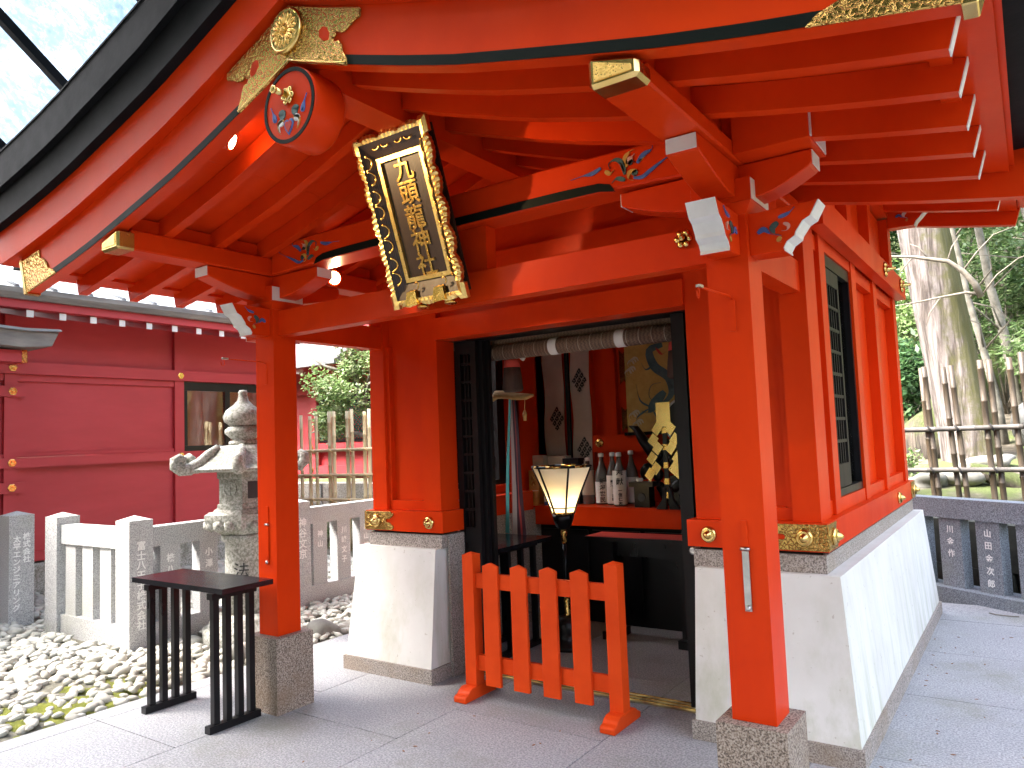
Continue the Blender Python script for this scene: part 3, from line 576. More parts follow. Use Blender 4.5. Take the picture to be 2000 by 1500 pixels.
    ya, yb = (4.422, 4.80) if sx > 0 else (4.422, 4.80)
    x0, x1 = X(1.484, 1.502)
    st = B().box(x0, x1, ya, ya+.04, 1.21, 2.45, .002).box(x0, x1, yb-.04, yb, 1.21, 2.45, .002).box(x0, x1, ya+.0405, yb-.0405, 1.21, 1.34, .002).box(x0, x1, ya+.0405, yb-.0405, 2.36, 2.45, .002)
    st.done('sash', 'black_wood', fr)
    for k in range(1, 8): x0, x1 = X(1.487, 1.500); zz = 1.34+k*(2.36-1.34)/8; box('lattice_bar', 'black_wood', fr, x0, x1, ya+.041, yb-.041, zz-.009, zz+.009, bev=0)
    for k in range(1, 5): x0, x1 = X(1.489, 1.498); yy = ya+.04+k*(yb-ya-.08)/5; box('lattice_bar', 'black_wood', fr, x0, x1, yy-.006, yy+.006, 1.341, 2.359, bev=0)
    x0, x1 = X(1.468, 1.471); box('pane', 'window_pane', fr, x0, x1, 4.42, 5.097 if sx > 0 else 4.82, 1.206, 2.454, bev=0)
    # rear corner nose beam at the main roof height
    rn = B().prism([(sx*1.523, 3.33), (sx*1.86, 3.34), (sx*1.83, 3.285), (sx*1.80, 3.27), (sx*1.77, 3.235), (sx*1.735, 3.20), (sx*1.72, 3.168), (sx*1.523, 3.172)], 'y', 6.875, 6.985, .003).done('nose_beam', V, SH)
    rw = B()
    for p, q in (((1.86, 3.34), (1.83, 3.285)), ((1.83, 3.285), (1.80, 3.27)), ((1.80, 3.27), (1.77, 3.235)), ((1.77, 3.235), (1.735, 3.20)), ((1.735, 3.20), (1.72, 3.168))):
        rw.prism([(sx*(p[0]-.001), p[1]), (sx*(q[0]-.001), q[1]), (sx*(q[0]+.006), q[1]-.001), (sx*(p[0]+.006), p[1]-.001)], 'y', 6.873, 6.987)
    rw.done('white_end', 'white_paint', rn)
    M = frame_m((sx*1.66, 6.8745, 3.255), (1, 0, 0), (0, 0, 1))
    for pts, wd, mt in (([(-.07, .0), (-.045, .012), (-.02, -.01), (.02, -.024)], .02, 'blue_paint'), ([(.01, .03), (-.012, .012), (-.004, -.012), (.012, -.018)], .024, 'ivory'), ([(.012, .048), (.05, .058), (.075, .078)], .014, 'blue_paint'), ([(.018, -.028), (.006, -.044), (.018, -.05)], .016, 'ochre_paint')):
        ribbon([(sx*p[0], p[1]) for p in pts], wd, M).done('painted_scroll', mt, rn)
    x0, x1 = X(1.33, 1.57); box('bearing_block', V, SH, x0, x1, 6.81, 7.05, 3.345, 3.44, bev=.004)
    x0, x1 = X(1.20, 1.80); ar = box('bracket_arm', V, SH, x0, x1, 6.87, 6.99, 3.442, 3.53, bev=.004); box('white_end', 'white_paint', ar, sx*1.8015-.0015, sx*1.8015+.0015, 6.873, 6.987, 3.446, 3.526, bev=0)
    # main roof over the hall
    for k in range(3):
        xa, xb = (.0, .82, 1.62)[k], (.818, 1.618, 2.42)[k]
        band(.108, .135, 3.42, 7.20, sx*xa, sx*xb, 'soffit_board', V, n=8, dz=.605)
    band(0, .228, 7.21, 7.28, 0, sx*2.40, 'bargeboard', V, xb2=sx*2.47, dz=.605); band(0, .228, 3.34, 3.41, 0, sx*2.40, 'bargeboard', V, xb2=sx*2.47, dz=.605)
    band(.132, .235, 3.42, 7.20, sx*2.425, sx*2.48, 'eave_fascia', V, n=2, dz=.605)
    band(.236, .60, 3.2, 7.4, 0, sx*2.74, 'roof_slope', 'roof_black', n=24, xb2=sx*2.78, dz=.605)
    cx = 1.45*sx; box('purlin', V, SH, cx-.08, cx+.08, 3.42, 7.2, 3.532, Lz(1.53)+.60, bev=.005)
rafters([5.15+.52*k for k in range(4)]+[3.75, 4.27], .605, tip=True, x0=.1)
# upper front wall between the posts
box('lintel', V, SH, -.8875, .8875, 3.875, 4.03, 2.238, 2.385, bev=.006)
box('head_panel', V, SH, -.8875, .8875, 3.95, 3.99, 2.386, 2.475, bev=0)
box('head_beam', V, SH, -1.387, 1.387, 3.905, 3.998, 2.476 if False else 2.622, 2.76, bev=.005)
box('head_panel', V, SH, -.8875, .8875, 3.935, 3.975, 2.4755, 2.6215, bev=0)
pts = [(-1.387, 2.761), (1.387, 2.761), (1.387, Lz(1.387)+.6), (.7, Lz(.7)+.6), (0, Lz(0)+.6), (-.7, Lz(.7)+.6), (-1.387, Lz(1.387)+.6)]
B().prism(pts, 'y', 3.96, 3.99).done('gable_panel', V, SH)
box('rear_wall', V, SH, -1.45, 1.45, 6.90, 6.95, .3, 3.3, bev=0)
box('ceiling', V, SH, -1.43, 1.43, 4.04, 6.89, 2.66, 2.68, bev=0)
# ================================================================== GROUND
def add_rand(matname, amt=.12):
    m = MATS[matname]; nt = m.node_tree; b = nt.nodes['Principled BSDF']; l = b.inputs['Base Color'].links[0]; src = l.from_socket
    oi = nt.nodes.new('ShaderNodeObjectInfo'); hs = nt.nodes.new('ShaderNodeHueSaturation'); nt.links.new(src, hs.inputs['Color'])
    nt.links.new(mapr(nt, oi.outputs['Random'], 0, 1, 1-amt, 1+amt), hs.inputs['Value']); nt.links.new(hs.outputs[0], b.inputs['Base Color'])
add_rand('paving', .09); add_rand('granite_pale', .06); add_rand('bamboo_pale', .2); add_rand('bamboo_dark', .3)
def hill(x, y):
    s = lambda t: min(max(t, 0), 1)**2*(3-2*min(max(t, 0), 1))
    h = -.045
    h += (.78*s((y-8.0)/1.7)+.11*min(max(0, y-9.6), 4))*s((x+3.0)/3.5)            # bank behind the stone fence on the right
    h += s((y-12.5)/26)*16*s((x+16)/18) + s((y-16)/50)*13
    h += .06*math.sin(1.7*x+.4*y)*math.sin(1.3*y-.6*x)*s((y-8.6)/1.5)
    h += s((x-12)/26)*8*s((y+14)/10) + s((-x-17)/35)*13 + s((-y-14)/35)*13
    return h
def grid(xs, ys, hf, name, mat):
    vs = [(x, y, hf(x, y)) for y in ys for x in xs]; nx = len(xs)
    fs = [(j*nx+i, j*nx+i+1, (j+1)*nx+i+1, (j+1)*nx+i) for j in range(len(ys)-1) for i in range(nx-1)]
    me = bpy.data.meshes.new(name); me.from_pydata(vs, [], fs); me.polygons.foreach_set('use_smooth', [True]*len(fs)); return link(name, me, mat)
def axis(a, b, c, d, fine, coarse): return sorted(set([round(v, 3) for v in list(np.arange(a, b, coarse))+list(np.arange(b, c, fine))+list(np.arange(c, d+.1, coarse))]))
structure(grid(axis(-160, -10, 8, 160, .45, 6), axis(-90, 6.5, 18, 230, .4, 6), hill, 'ground', 'forest_soil'))
structure(grid(list(np.arange(-7.3, -2.36, .12)), list(np.arange(-3, 8.1, .12)), lambda x, y: -.03+.012*math.sin(5*x+2)*math.sin(4.3*y), 'gravel_bed', 'gravel_bed'))
# pavement of granite slabs
PV = structure(box('pavement', 'gravel_bed', None, -2.375, 6.2, -4.0, 7.2, -.085, -.06, bev=0))
cols = [-2.38, -2.216, -1.43, -.475, .485, 1.44, 2.40, 3.36, 4.32, 5.28, 6.2]; off = [2.32, 2.32, 2.99, 3.48, 3.94, 3.94, 3.48, 2.99, 3.94, 3.48]
for i in range(len(cols)-1):
    y = off[i]
    while y > -4: y -= .985 if i else 1.5
    while y < 7.15:
        y2 = min(y+(.985 if i else 1.5), 7.15); y1 = max(y, -4)
        if y2-y1 > .05: box('paving_slab', 'paving', PV, cols[i]+.003, cols[i+1]-.003, y1+.003, y2-.003, -.059, random.uniform(-.0012, 0), bev=.003)
        y = y2
structure(box('rear_path', 'paving', None, 1.2, 6.2, 7.152, 7.55, -.08, -.004, bev=.003))
# ------------------------------------------------------------------ river stones
def stone_proto(seed):
    b = B(); b.blob((0, 0, 0), 1, .70, .46, seed, 2, .24); me = b.mesh('river_stone'); me.materials.append(MATS['pebble']); return me
PROT = [stone_proto(100+i) for i in range(9)]
def inside_bed(x, y):
    if x > -2.40 and y < 8: return False
    if -3.9 < x < -3.62 and y > 3.25: return False
    if -3.9 < x < -3.6 and 3.25 < y: return False
    if 3.25 < y < 3.5 and x < -3.6 and not (-5.45 < x < -5.1): return False
    if (x+3.15)**2+(y-4.0)**2 < .15: return False
    return True
cpx, cpy = 2.41, 0
pos = []
for gx in np.arange(-7.1, -2.42, .082):
    for gy in np.arange(1.2, 7.4, .082):
        x, y = gx+random.uniform(-.035, .035), gy+random.uniform(-.035, .035)
        if inside_bed(x, y): pos.append((x, y))
mossy = lambda x, y: max(0, 1-((x+2.75)/.75)**2-((y-2.15)/1.0)**2)
def seen_size(p):
    d = Vector((p[0]-cpx, p[1]-cpy, -1.5)); f = d.dot(_f)
    if f < .5: return 0
    u = d.dot(_r)/f; v = d.dot(_u)/f
    return 1/f if abs(u) < .70 and abs(v) < .53 else 0
pos = [p for p in pos if not (mossy(*p) > .2 and random.random() < .22)]
pos.sort(key=seen_size, reverse=True)
LABS = 'pale rounded river stone lying in the bed beside the stone pavement'
rest = []
for i, (x, y) in enumerate(pos):
    sc = random.choice((.040, .046, .052, .06, .07)) if mossy(x, y) < .3 else random.choice((.034, .042, .05))
    if random.random() < .03: sc *= 1.5
    rot = (random.uniform(-.35, .35), random.uniform(-.35, .35), random.uniform(0, 6.28)); z = -.012+random.uniform(-.008, .014)
    if i < 270:
        o = bpy.data.objects.new('river_stone', PROT[i % 9]); COL.objects.link(o); o.location = (x, y, z); o.rotation_euler = rot; o.scale = (sc, sc*random.uniform(.85, 1.15), sc*random.uniform(.8, 1.2))
        tag(o, LABS, 'stone', 'river stones in the bed beside the pavement')
    else: rest.append((x, y, z, rot, sc))
lo_p = []
for s in range(5):
    bb = B(); bb.blob((0, 0, 0), 1, .70, .46, 300+s, 1, .22); bb.bm.verts.ensure_lookup_table(); bb.bm.verts.index_update()
    lo_p.append((np.array([v.co[:] for v in bb.bm.verts]), np.array([[v.index for v in f.verts] for f in bb.bm.faces]))); bb.bm.free()
VV, FF, n0 = [], [], 0
from mathutils import Euler
for k, (x, y, z, rot, sc) in enumerate(rest):
    v, f = lo_p[k % 5]; Mr = np.array(Euler(rot).to_matrix()); VV.append(v*sc @ Mr.T+np.array((x, y, z))); FF.append(f+n0); n0 += len(v)
me = bpy.data.meshes.new('river_stones'); me.from_pydata(np.vstack(VV).tolist(), [], np.vstack(FF).tolist()); me.polygons.foreach_set('use_smooth', [True]*len(me.polygons))
o = tag(link('river_stone_bed', me, 'pebble'), 'bed of pale river stones spreading back to the stone fence', 'river stones'); o['kind'] = 'stuff'
# moss between the nearest stones
vs = []; 
mo = grid(list(np.arange(-3.7, -2.385, .03)), list(np.arange(1.1, 3.3, .03)), lambda x, y: -.046+.044*min(1, 1.6*mossy(x, y))*(.55+.45*math.sin(17*x+3*math.sin(9*y))*math.sin(15*y+2*math.sin(8*x)))+random.uniform(-.004, .004), 'moss', 'moss')
tag(mo, 'yellow green moss growing between the stones at the pavement edge', 'moss'); mo['kind'] = 'stuff'
# larger half-buried rocks by the pillar
for i, (x, y, sx_, sy_, sz, lab) in enumerate(((-2.62, 3.55, .10, .08, .10, 'grey squat rock among river stones behind the black table'), (-2.60, 4.35, .13, .10, .08, 'low grey rock beside the pavement behind the porch pillar'))):
    o = B().blob((x, y, .02), sx_, sy_, sz, 40+i, 3, .3).done('rock', 'rock'); tag(o, lab, 'rock')
# ================================================================== LEFT: stone fence (tamagaki)
def fpost(parent, x0, x1, y0, y1, txt=None, size=.085, face='x'):
    p = B(); p.box(x0, x1, y0, y1, -.25, 1.005, .008); 
    cx, cy = (x0+x1)/2, (y0+y1)/2; v = [(x0+.004, y0+.004, 1.004), (x1-.004, y0+.004, 1.004), (x1-.004, y1-.004, 1.004), (x0+.004, y1-.004, 1.004)]
    vs = [p.bm.verts.new(q) for q in v]; t = p.bm.verts.new((cx, cy, 1.042))
    for i in range(4): p.bm.faces.new((vs[i], vs[(i+1) % 4], t))
    o = p.done('fence_post', 'granite_pale', parent)
    if txt:
        for k, run in enumerate(txt):
            off_ = (len(txt)-1)/2*.085-k*.085
            M = frame_m((x1+.0005, cy+off_, .80-(.02*k)), (0, 1, 0), (0, 0, 1)); put_text(run, 'carved_white', o, M, size*1.02, size, .003, bold=.0015)
    return o
def bal(parent, x0, x1, y0, y1, txt=None, size=.075, mat='granite_pale', z0=.10, z1=.80, M=None):
    o = box('baluster', mat, parent, x0, x1, y0, y1, z0, z1, bev=.006)
    if txt: put_text(txt, 'carved_white', o, frame_m((x1+.0005, (y0+y1)/2, .66), (0, 1, 0), (0, 0, 1)), size*1.35, size, .003, bold=.0015)
    return o
TF = thing('stone_fence', 'pale granite fence panel with two posts facing the river stones', 'fence', (-4.4, 3.38, 0))
fpost(TF, -5.09, -4.87, 3.28, 3.48); fpost(TF, -3.862, -3.652, 3.28, 3.48, ['富士八王子株式会社'], .078)
box('top_rail', 'granite_pale', TF, -4.869, -3.863, 3.31, 3.45, .77, .935, bev=.006); box('bottom_rail', 'granite_pale', TF, -4.869, -3.863, 3.31, 3.45, -.2, .147, bev=.006)
for k in range(3): bal(TF, -4.80+.30*k, -4.62+.30*k, 3.325, 3.435, z0=.1475, z1=.7695)
T1 = thing('stone_fence', 'granite fence panel whose end post carries two columns of characters', 'fence', (-6.0, 3.38, 0))
fpost(T1, -5.86, -5.63, 3.20, 3.42, ['株式会社', '太平エンジニアリング'], .07)
box('top_rail', 'granite_pale', T1, -7.1, -5.861, 3.24, 3.38, .77, .935, bev=.006); box('bottom_rail', 'granite_pale', T1, -7.1, -5.861, 3.24, 3.38, -.2, .147, bev=.006)
for k in range(4): bal(T1, -6.10-.30*k, -5.93-.30*k, 3.255, 3.365, z0=.1475, z1=.7695)
T2 = thing('stone_fence', 'long granite fence with carved balusters running behind the stone lantern', 'fence', (-3.76, 5.2, 0))
NM = ['株八会', '小澤', '伊東', '松浦', '神山', '川崎文子', '高山博子', '本川', '竹内', '森下', '大谷', '石井']
fpost(T2, -3.862, -3.652, 4.93, 5.13, ['神谷文京'], .10); fpost(T2, -3.862, -3.652, 6.75, 6.95)
for ya, yb in ((3.481, 4.929), (5.131, 6.749)):
    box('top_rail', 'granite_pale', T2, -3.83, -3.684, ya, yb, .77, .935, bev=.006); box('bottom_rail', 'granite_pale', T2, -3.83, -3.684, ya, yb, -.2, .150, bev=.006)
    n = 4 if ya < 4 else 5
    for k in range(n):
        c = ya+(k+.5)*(yb-ya)/n; bal(T2, -3.815, -3.70, c-.09, c+.09, NM[(k+(0 if ya < 4 else 4)) % 12], .075, z0=.1505, z1=.7695)
# white sheeted sack in the fence opening
o = B().blob((-6.35, 4.05, .10), .22, .16, .13, 5, 3, .35).done('covered_bundle', 'paper_white'); tag(o, 'crumpled white sheeted bundle on the ground in the fence opening', 'bundle')
o = B().blob((-5.55, 3.75, .0), .22, .14, .07, 15, 3, .25).done('rock', 'rock'); tag(o, 'flat grey stepping rock in the stone fence opening', 'rock')
# ================================================================== stone lantern
SL = thing('stone_lantern', 'weathered stone lantern with curled roof corners and carved panels', 'lantern', (-3.15, 4.0, 0))
lc = (-3.15, 4.0, 0); ws = 'weathered_stone'
def hexl(prof, name, n=6, smooth=False, rot=.35):
    return B().lathe(prof, lc, n, 'z', Matrix.Rotation(rot, 4, 'Z'), smooth).done(name, ws, SL)
hexl([(.34, -.1), (.34, .09), (.30, .10), (.28, .16), (.20, .20)], 'base', 24, True)
st = hexl([(.165, .19), (.160, .50), (.158, .78), (.19, .80), (.19, .845)], 'stem', 24, True)
put_text('法', 'ink', st, frame_m((-3.15+.115, 4.0-.118, .56), (.707, .707, 0), (0, 0, 1)), .1, .13, .004)
hexl([(.19, .846), (.27, .90), (.33, .95), (.345, .985), (.345, 1.02), (.30, 1.025), (.26, 1.06)], 'platform', 6)
pb = B()
for k in range(18): a = 2*math.pi*k/18; pb.blob((-3.15+.285*math.cos(a), 4.0+.285*math.sin(a), .935), .05, .05, .055, k, 1, .1)
pb.done('lotus_petals', ws, SL)
fb = hexl([(.235, 1.061), (.235, 1.10), (.218, 1.105), (.218, 1.31), (.235, 1.32), (.235, 1.372)], 'fire_box', 6)
for k in range(6):
    a = .35+math.pi/6+k*math.pi/3; n = Vector((math.cos(a), math.sin(a), 0)); t = Vector((-math.sin(a), math.cos(a), 0)); c = Vector(lc)+n*.1905+Vector((0, 0, 1.21)); Mx = frame_m(c, t, (0, 0, 1))
    if k % 2: B().box(-.06, .06, -.065, .075, -.004, .003, .001, Mx).done('opening', 'ink', fb)
    else: b = B(); b.tube([Mx @ Vector((.06*math.cos(q), .06*math.sin(q)+.02, .003)) for q in np.linspace(0, 6.28, 17)], .005, 5); b.tube([Mx @ Vector((.0, .07, .003)), Mx @ Vector((0, -.03, .003))], .004, 5); b.done('carved_crest', ws, fb)
rf = hexl([(.40, 1.373), (.47, 1.385), (.48, 1.40), (.40, 1.43), (.30, 1.50), (.235, 1.56), (.20, 1.585), (.13, 1.59)], 'roof', 6)
for k in range(6):
    a = .35+k*math.pi/3; d = Vector((math.cos(a), math.sin(a), 0)); o_ = Vector(lc)
    path = [(.22, 1.575), (.30, 1.52), (.38, 1.45), (.46, 1.405), (.53, 1.402), (.575, 1.435), (.575, 1.48), (.54, 1.50), (.512, 1.485), (.515, 1.46), (.535, 1.455)]
    B().tube([o_+d*p[0]+Vector((0, 0, p[1])) for p in path], [.03, .04, .045, .05, .048, .045, .042, .038, .034, .028, .018], 8).done('curled_corner', ws, rf)
hexl([(.12, 1.588), (.12, 1.62), (.085, 1.63), (.12, 1.66), (.15, 1.69), (.15, 1.72), (.12, 1.745)], 'lotus_ring', 20, True)
hexl([(.10, 1.744), (.155, 1.79), (.165, 1.83), (.14, 1.885), (.08, 1.93), (.045, 1.97), (.035, 2.02), (.04, 2.035), (.03, 2.055), (.0, 2.06)], 'jewel_finial', 24, True)
# ================================================================== MAROON HALL (plane x = -7.25)
HL = thing('maroon_hall', 'dark maroon timber hall with gold hexagonal bosses and sliding window', 'hall', (-9, 4.5, 0)); Mn = 'maroon'
box('stone_footing', 'weathered_stone', HL, -13, -7.20, -6, 7.5, -.3, .33, bev=.01)
for ya, yb, z0, z1 in ((-6, 7.45, .345, 1.459), (-6, 5.955, 1.581, 2.519), (7.62, 7.7, 1.581, 2.519), (-6, 7.45, 2.61, 3.25)): box('wall_panel', Mn, HL, -7.35, -7.25, ya, yb, z0, z1, bev=0)
for yy in (1.75, 3.76, 5.83, 7.40): box('wall_post', Mn, HL, -7.249, -7.19, yy, yy+.135, .346, 3.2, bev=.006)
for z0, z1, d in ((2.52, 2.66, .085), (1.44, 1.555, .085), (.36, .46, .05)):
    rb = box('wall_rail', Mn, HL, -7.2495, -7.25+d+.01, -6, 7.56, z0, z1, bev=.005)
    if d > .06:
        for yy in (1.815, 3.828, 5.897):
            h = B().lathe([(.046, 0), (.046, .010), (.040, .012), (.018, .012), (.016, .017), (.004, .018)], (-7.25+d+.01, yy, (z0+z1)/2), 6, 'x', None, False).done('gold_boss', 'gold', rb)
for yy, zz in ((3.828, 2.315), (3.828, 1.215)):
    rb = box('short_rail', Mn, HL, -7.19, -7.155, 2.2, 3.97, zz-.06, zz+.06, bev=.005); B().lathe([(.046, 0), (.046, .010), (.040, .012), (.018, .012), (.016, .017), (.004, .018)], (-7.155, yy, zz), 6, 'x', None, False).done('gold_boss', 'gold', rb)
box('rail_moulding', Mn, HL, -7.249, -7.21, -6, 5.829, 2.44, 2.519, bev=.004); box('rail_moulding', Mn, HL, -7.249, -7.21, -6, 5.829, 1.556, 1.60, bev=.004)
wf = B().box(-7.26, -7.215, 5.9655, 7.395, 2.395, 2.515, .003).box(-7.26, -7.215, 5.9655, 7.395, 1.556, 1.63, .003).box(-7.26, -7.215, 5.9655, 6.03, 1.6305, 2.3945, .003).box(-7.26, -7.215, 7.33, 7.395, 1.6305, 2.3945, .003).box(-7.262, -7.212, 6.62, 6.70, 1.6305, 2.3945, .003).done('sliding_window', 'black_lacquer', HL)
box('pane', 'window_pane', wf, -7.240, -7.236, 6.031, 6.619, 1.631, 2.394, bev=0); box('pane', 'window_pane', wf, -7.234, -7.230, 6.701, 7.329, 1.631, 2.394, bev=0)
box('inner_screen', 'orange_wood', HL, -8.4, -8.35, 5.4, 7.44, .4, 3.0, bev=0); 
for k in range(6): box('inner_mullion', 'orange_wood', HL, -8.349, -8.32, 5.5+k*.37, 5.55+k*.37, .4, 3.0, bev=.003)
box('end_wall', Mn, HL, -13, -7.2505, 7.4505, 7.52, .345, 3.3, bev=0); box('inner_floor', 'orange_wood', HL, -12.9, -7.36, 2, 7.44, .35, .40, bev=0)
# eaves
for k in range(26):
    yy = 7.35-.333*k; r = box('rafter', Mn, HL, -7.3, -6.402, yy-.035, yy+.035, 3.07, 3.145, bev=0) if False else B().hexa([(-7.3, yy-.035, 3.24), (-6.402, yy-.035, 3.06), (-6.402, yy+.035, 3.06), (-7.3, yy+.035, 3.24), (-7.3, yy-.035, 3.32), (-6.402, yy-.035, 3.135), (-6.402, yy+.035, 3.135), (-7.3, yy+.035, 3.32)]).done('rafter', Mn, HL)
    box('white_tip', 'white_paint', r, -6.4015, -6.394, yy-.035, yy+.035, 3.06, 3.135, bev=.004)
box('eave_batten', Mn, HL, -6.50, -6.36, -6, 7.7, 3.1455, 3.232, bev=.006)
B().prism([(-6.5, 3.233), (-6.30, 3.233), (-6.26, 3.29), (-6.26, 3.345), (-6.36, 3.36), (-6.5, 3.38)], 'y', -6, 7.8).done('roof_edge', 'roof_edge_grey', HL)
b = B().prism([(-6.28, 3.35), (-7.0, 3.62), (-8.0, 4.05), (-9.3, 4.72), (-10.5, 5.5), (-10.5, 5.3), (-9.3, 4.5), (-8.0, 3.85), (-7.0, 3.45), (-6.4, 3.25)], 'y', -6, 7.78); rr = b.done('roof', 'roof_grey', HL)
for k in range(34):
    yy = 7.7-.38*k; B().tube([(-6.30, yy, 3.36), (-7.0, yy, 3.63), (-8.0, yy, 4.06), (-9.3, yy, 4.73), (-10.4, yy, 5.45)], .028, 6).done('roof_batten', 'roof_grey', rr)
box('soffit', Mn, HL, -7.35, -6.45, -6, 7.6, 3.30, 3.315, bev=0) if False else B().hexa([(-7.35, -6, 3.335), (-6.40, -6, 3.14), (-6.40, 7.6, 3.14), (-7.35, 7.6, 3.335), (-7.35, -6, 3.35), (-6.40, -6, 3.155), (-6.40, 7.6, 3.155), (-7.35, 7.6, 3.35)]).done('soffit', Mn, HL)
# small gate roof in front of the hall
GR = thing('gate_roof', 'end of a small gate roof with grey sheet top and gold beam cap', 'roof', (-6.1, 3.2, 2.5))
B().prism([(2.2, 2.96), (3.0, 2.88), (3.55, 2.858), (3.86, 2.88), (3.84, 2.90), (3.5, 2.885), (3.0, 2.905), (2.2, 2.99)], 'x', -6.75, -6.05, 0).done('roof_sheet', 'roof_grey', GR)
B().prism([(2.2, 2.78), (3.0, 2.71), (3.5, 2.69), (3.78, 2.72), (3.85, 2.875), (3.55, 2.857), (3.0, 2.879), (2.2, 2.959)], 'x', -6.7, -6.1, .004).done('roof_edge', 'roof_edge_grey', GR)
bm_ = box('beam', Mn, GR, -6.55, -6.25, 2.25, 3.55, 2.55, 2.675, bev=.005); box('gold_cap', 'gold', bm_, -6.555, -6.245, 3.551, 3.60, 2.545, 2.68, bev=.004); box('gate_post', Mn, GR, -6.5, -6.3, 2.3, 2.5, -.1, 2.549, bev=.01)
# ================================================================== behind the left gap: bamboo fence, second hall, stone wall
BF = thing('bamboo_fence', 'pale sunlit bamboo lattice fence beyond the porch pillar', 'fence', (-6.5, 8.0, 0))
def cane(parent, p0, p1, r, mat, nodes=.32, name='cane'):
    p0, p1 = Vector(p0), Vector(p1); Ln = (p1-p0).length; pts, rs = [], []; t = random.uniform(.05, nodes); pts.append(p0); rs.append(r)
    while t < Ln-.02:
        for dt, k in ((-.012, 1), (-.004, 1.14), (.004, 1.14), (.012, .97)): pts.append(p0+(p1-p0)*((t+dt)/Ln)); rs.append(r*k)
        t += nodes*random.uniform(.85, 1.15)
    pts.append(p1); rs.append(r*.95); return B().tube(pts, rs, 9).done(name, mat, parent)
for x in (-7.6, -7.37, -7.21, -7.0, -6.875, -6.56, -6.465, -6.16, -6.05, -5.81, -5.70, -5.45, -5.35, -5.1, -4.8, -4.7): cane(BF, (x, 8.0+random.uniform(-.02, .02), -.1), (x+random.uniform(-.02, .02), 8.0, 2.05+random.uniform(-.02, .05)), random.uniform(.026, .034), 'bamboo_pale')
for z in (1.48, 1.10, .73): cane(BF, (-7.9, 7.955, z), (-4.5, 7.955, z+.01), .024, 'bamboo_pale', .4, 'rail_cane')
for x in (-7.21, -6.875, -6.465, -6.05, -5.70):
    for z in (1.48, 1.10, .73): B().tube([(x-.05, 7.925, z+.02), (x+.04, 7.925, z-.025)], .008, 5).done('rope_tie', 'straw', BF)
KW = thing('stone_wall', 'mossy rough stone wall behind the pale bamboo fence', 'wall', (-7.5, 9.2, 0))
for r in range(3):
    x = -12.0+.2*r
    while x < -4.5:
        w = random.uniform(.35, .6); B().box(x, x+w-.012, 9.0+random.uniform(-.02, .02), 9.4, -.2+.37*r, .163+.37*r, .035).done('stone', 'weathered_stone', KW); x += w
H2 = thing('lattice_hall', 'second maroon hall with green lattice window seen past the porch pillar', 'hall', (-9, 10.5, .9))
box('wall_panel', Mn, H2, -16, -4, 10.5, 10.7, .9, 5.2, bev=0)
for x in (-11.5, -9.85, -8.1, -6.4): box('wall_post', Mn, H2, x, x+.2, 10.42, 10.499, .9, 5.2, bev=.008)
for z in (1.0, 1.45, 2.62, 3.4): 
    rl = box('wall_rail', Mn, H2, -16, -4, 10.36, 10.4195, z, z+.16, bev=.006)
    for x in (-9.75, -8.0): B().lathe([(.055, 0), (.05, -.01), (.02, -.03)], (x, 10.36, z+.08), 6, 'y', None, False).done('gold_boss', 'gold', rl)
for xa, xb in ((-9.55, -8.2), (-7.8, -6.5)):
    lw = B().box(xa-.05, xb+.05, 10.44, 10.48, 1.63, 1.68, .003).box(xa-.05, xb+.05, 10.44, 10.48, 2.52, 2.57, .003).box(xa-.05, xa, 10.44, 10.48, 1.68, 2.52, .003).box(xb, xb+.05, 10.44, 10.48, 1.68, 2.52, .003).done('lattice_window', 'black_lacquer', H2)
    n = int((xb-xa)/.09)
    for s in (-1, 1):
        for k in range(-10, n+1):
            x0 = xa+k*.09*1.0; 
            za, zb = 1.68, 2.52; xa_, xb_ = (x0, x0+.84) if s > 0 else (x0+.84, x0)
            # clip to the window
            def clip(x_at, z_at, x_o, z_o):
                if x_at < xa: t = (xa-x_o)/(x_at-x_o); return xa, z_o+(z_at-z_o)*t
                if x_at > xb: t = (xb-x_o)/(x_at-x_o); return xb, z_o+(z_at-z_o)*t
                return x_at, z_at
            if max(xa_, xb_) <= xa or min(xa_, xb_) >= xb: continue
            p, q = clip(xa_, za, xb_, zb), clip(xb_, zb, xa_, za)
            B().tube([(p[0], 10.46+.008*s, p[1]), (q[0], 10.46+.008*s, q[1])], .012, 4).done('lattice_bar', 'green_lattice', lw)
B().prism([(9.5, 3.05), (11.8, 4.35), (11.8, 4.55), (9.5, 3.17), (9.42, 3.14), (9.42, 3.06)], 'x', -16, -8.0, 0).done('eave_roof', 'roof_grey', H2)
for k in range(18): box('rafter_tip', 'white_paint', H2, -15.8+k*.44, -15.72+k*.44, 9.55, 9.65, 2.96, 3.04, bev=.004)
B().prism([(9.6, 5.1), (9.6, 5.25), (12, 6.6), (12, 6.4)], 'x', -16, -4, 0).done('roof', 'roof_grey', H2)
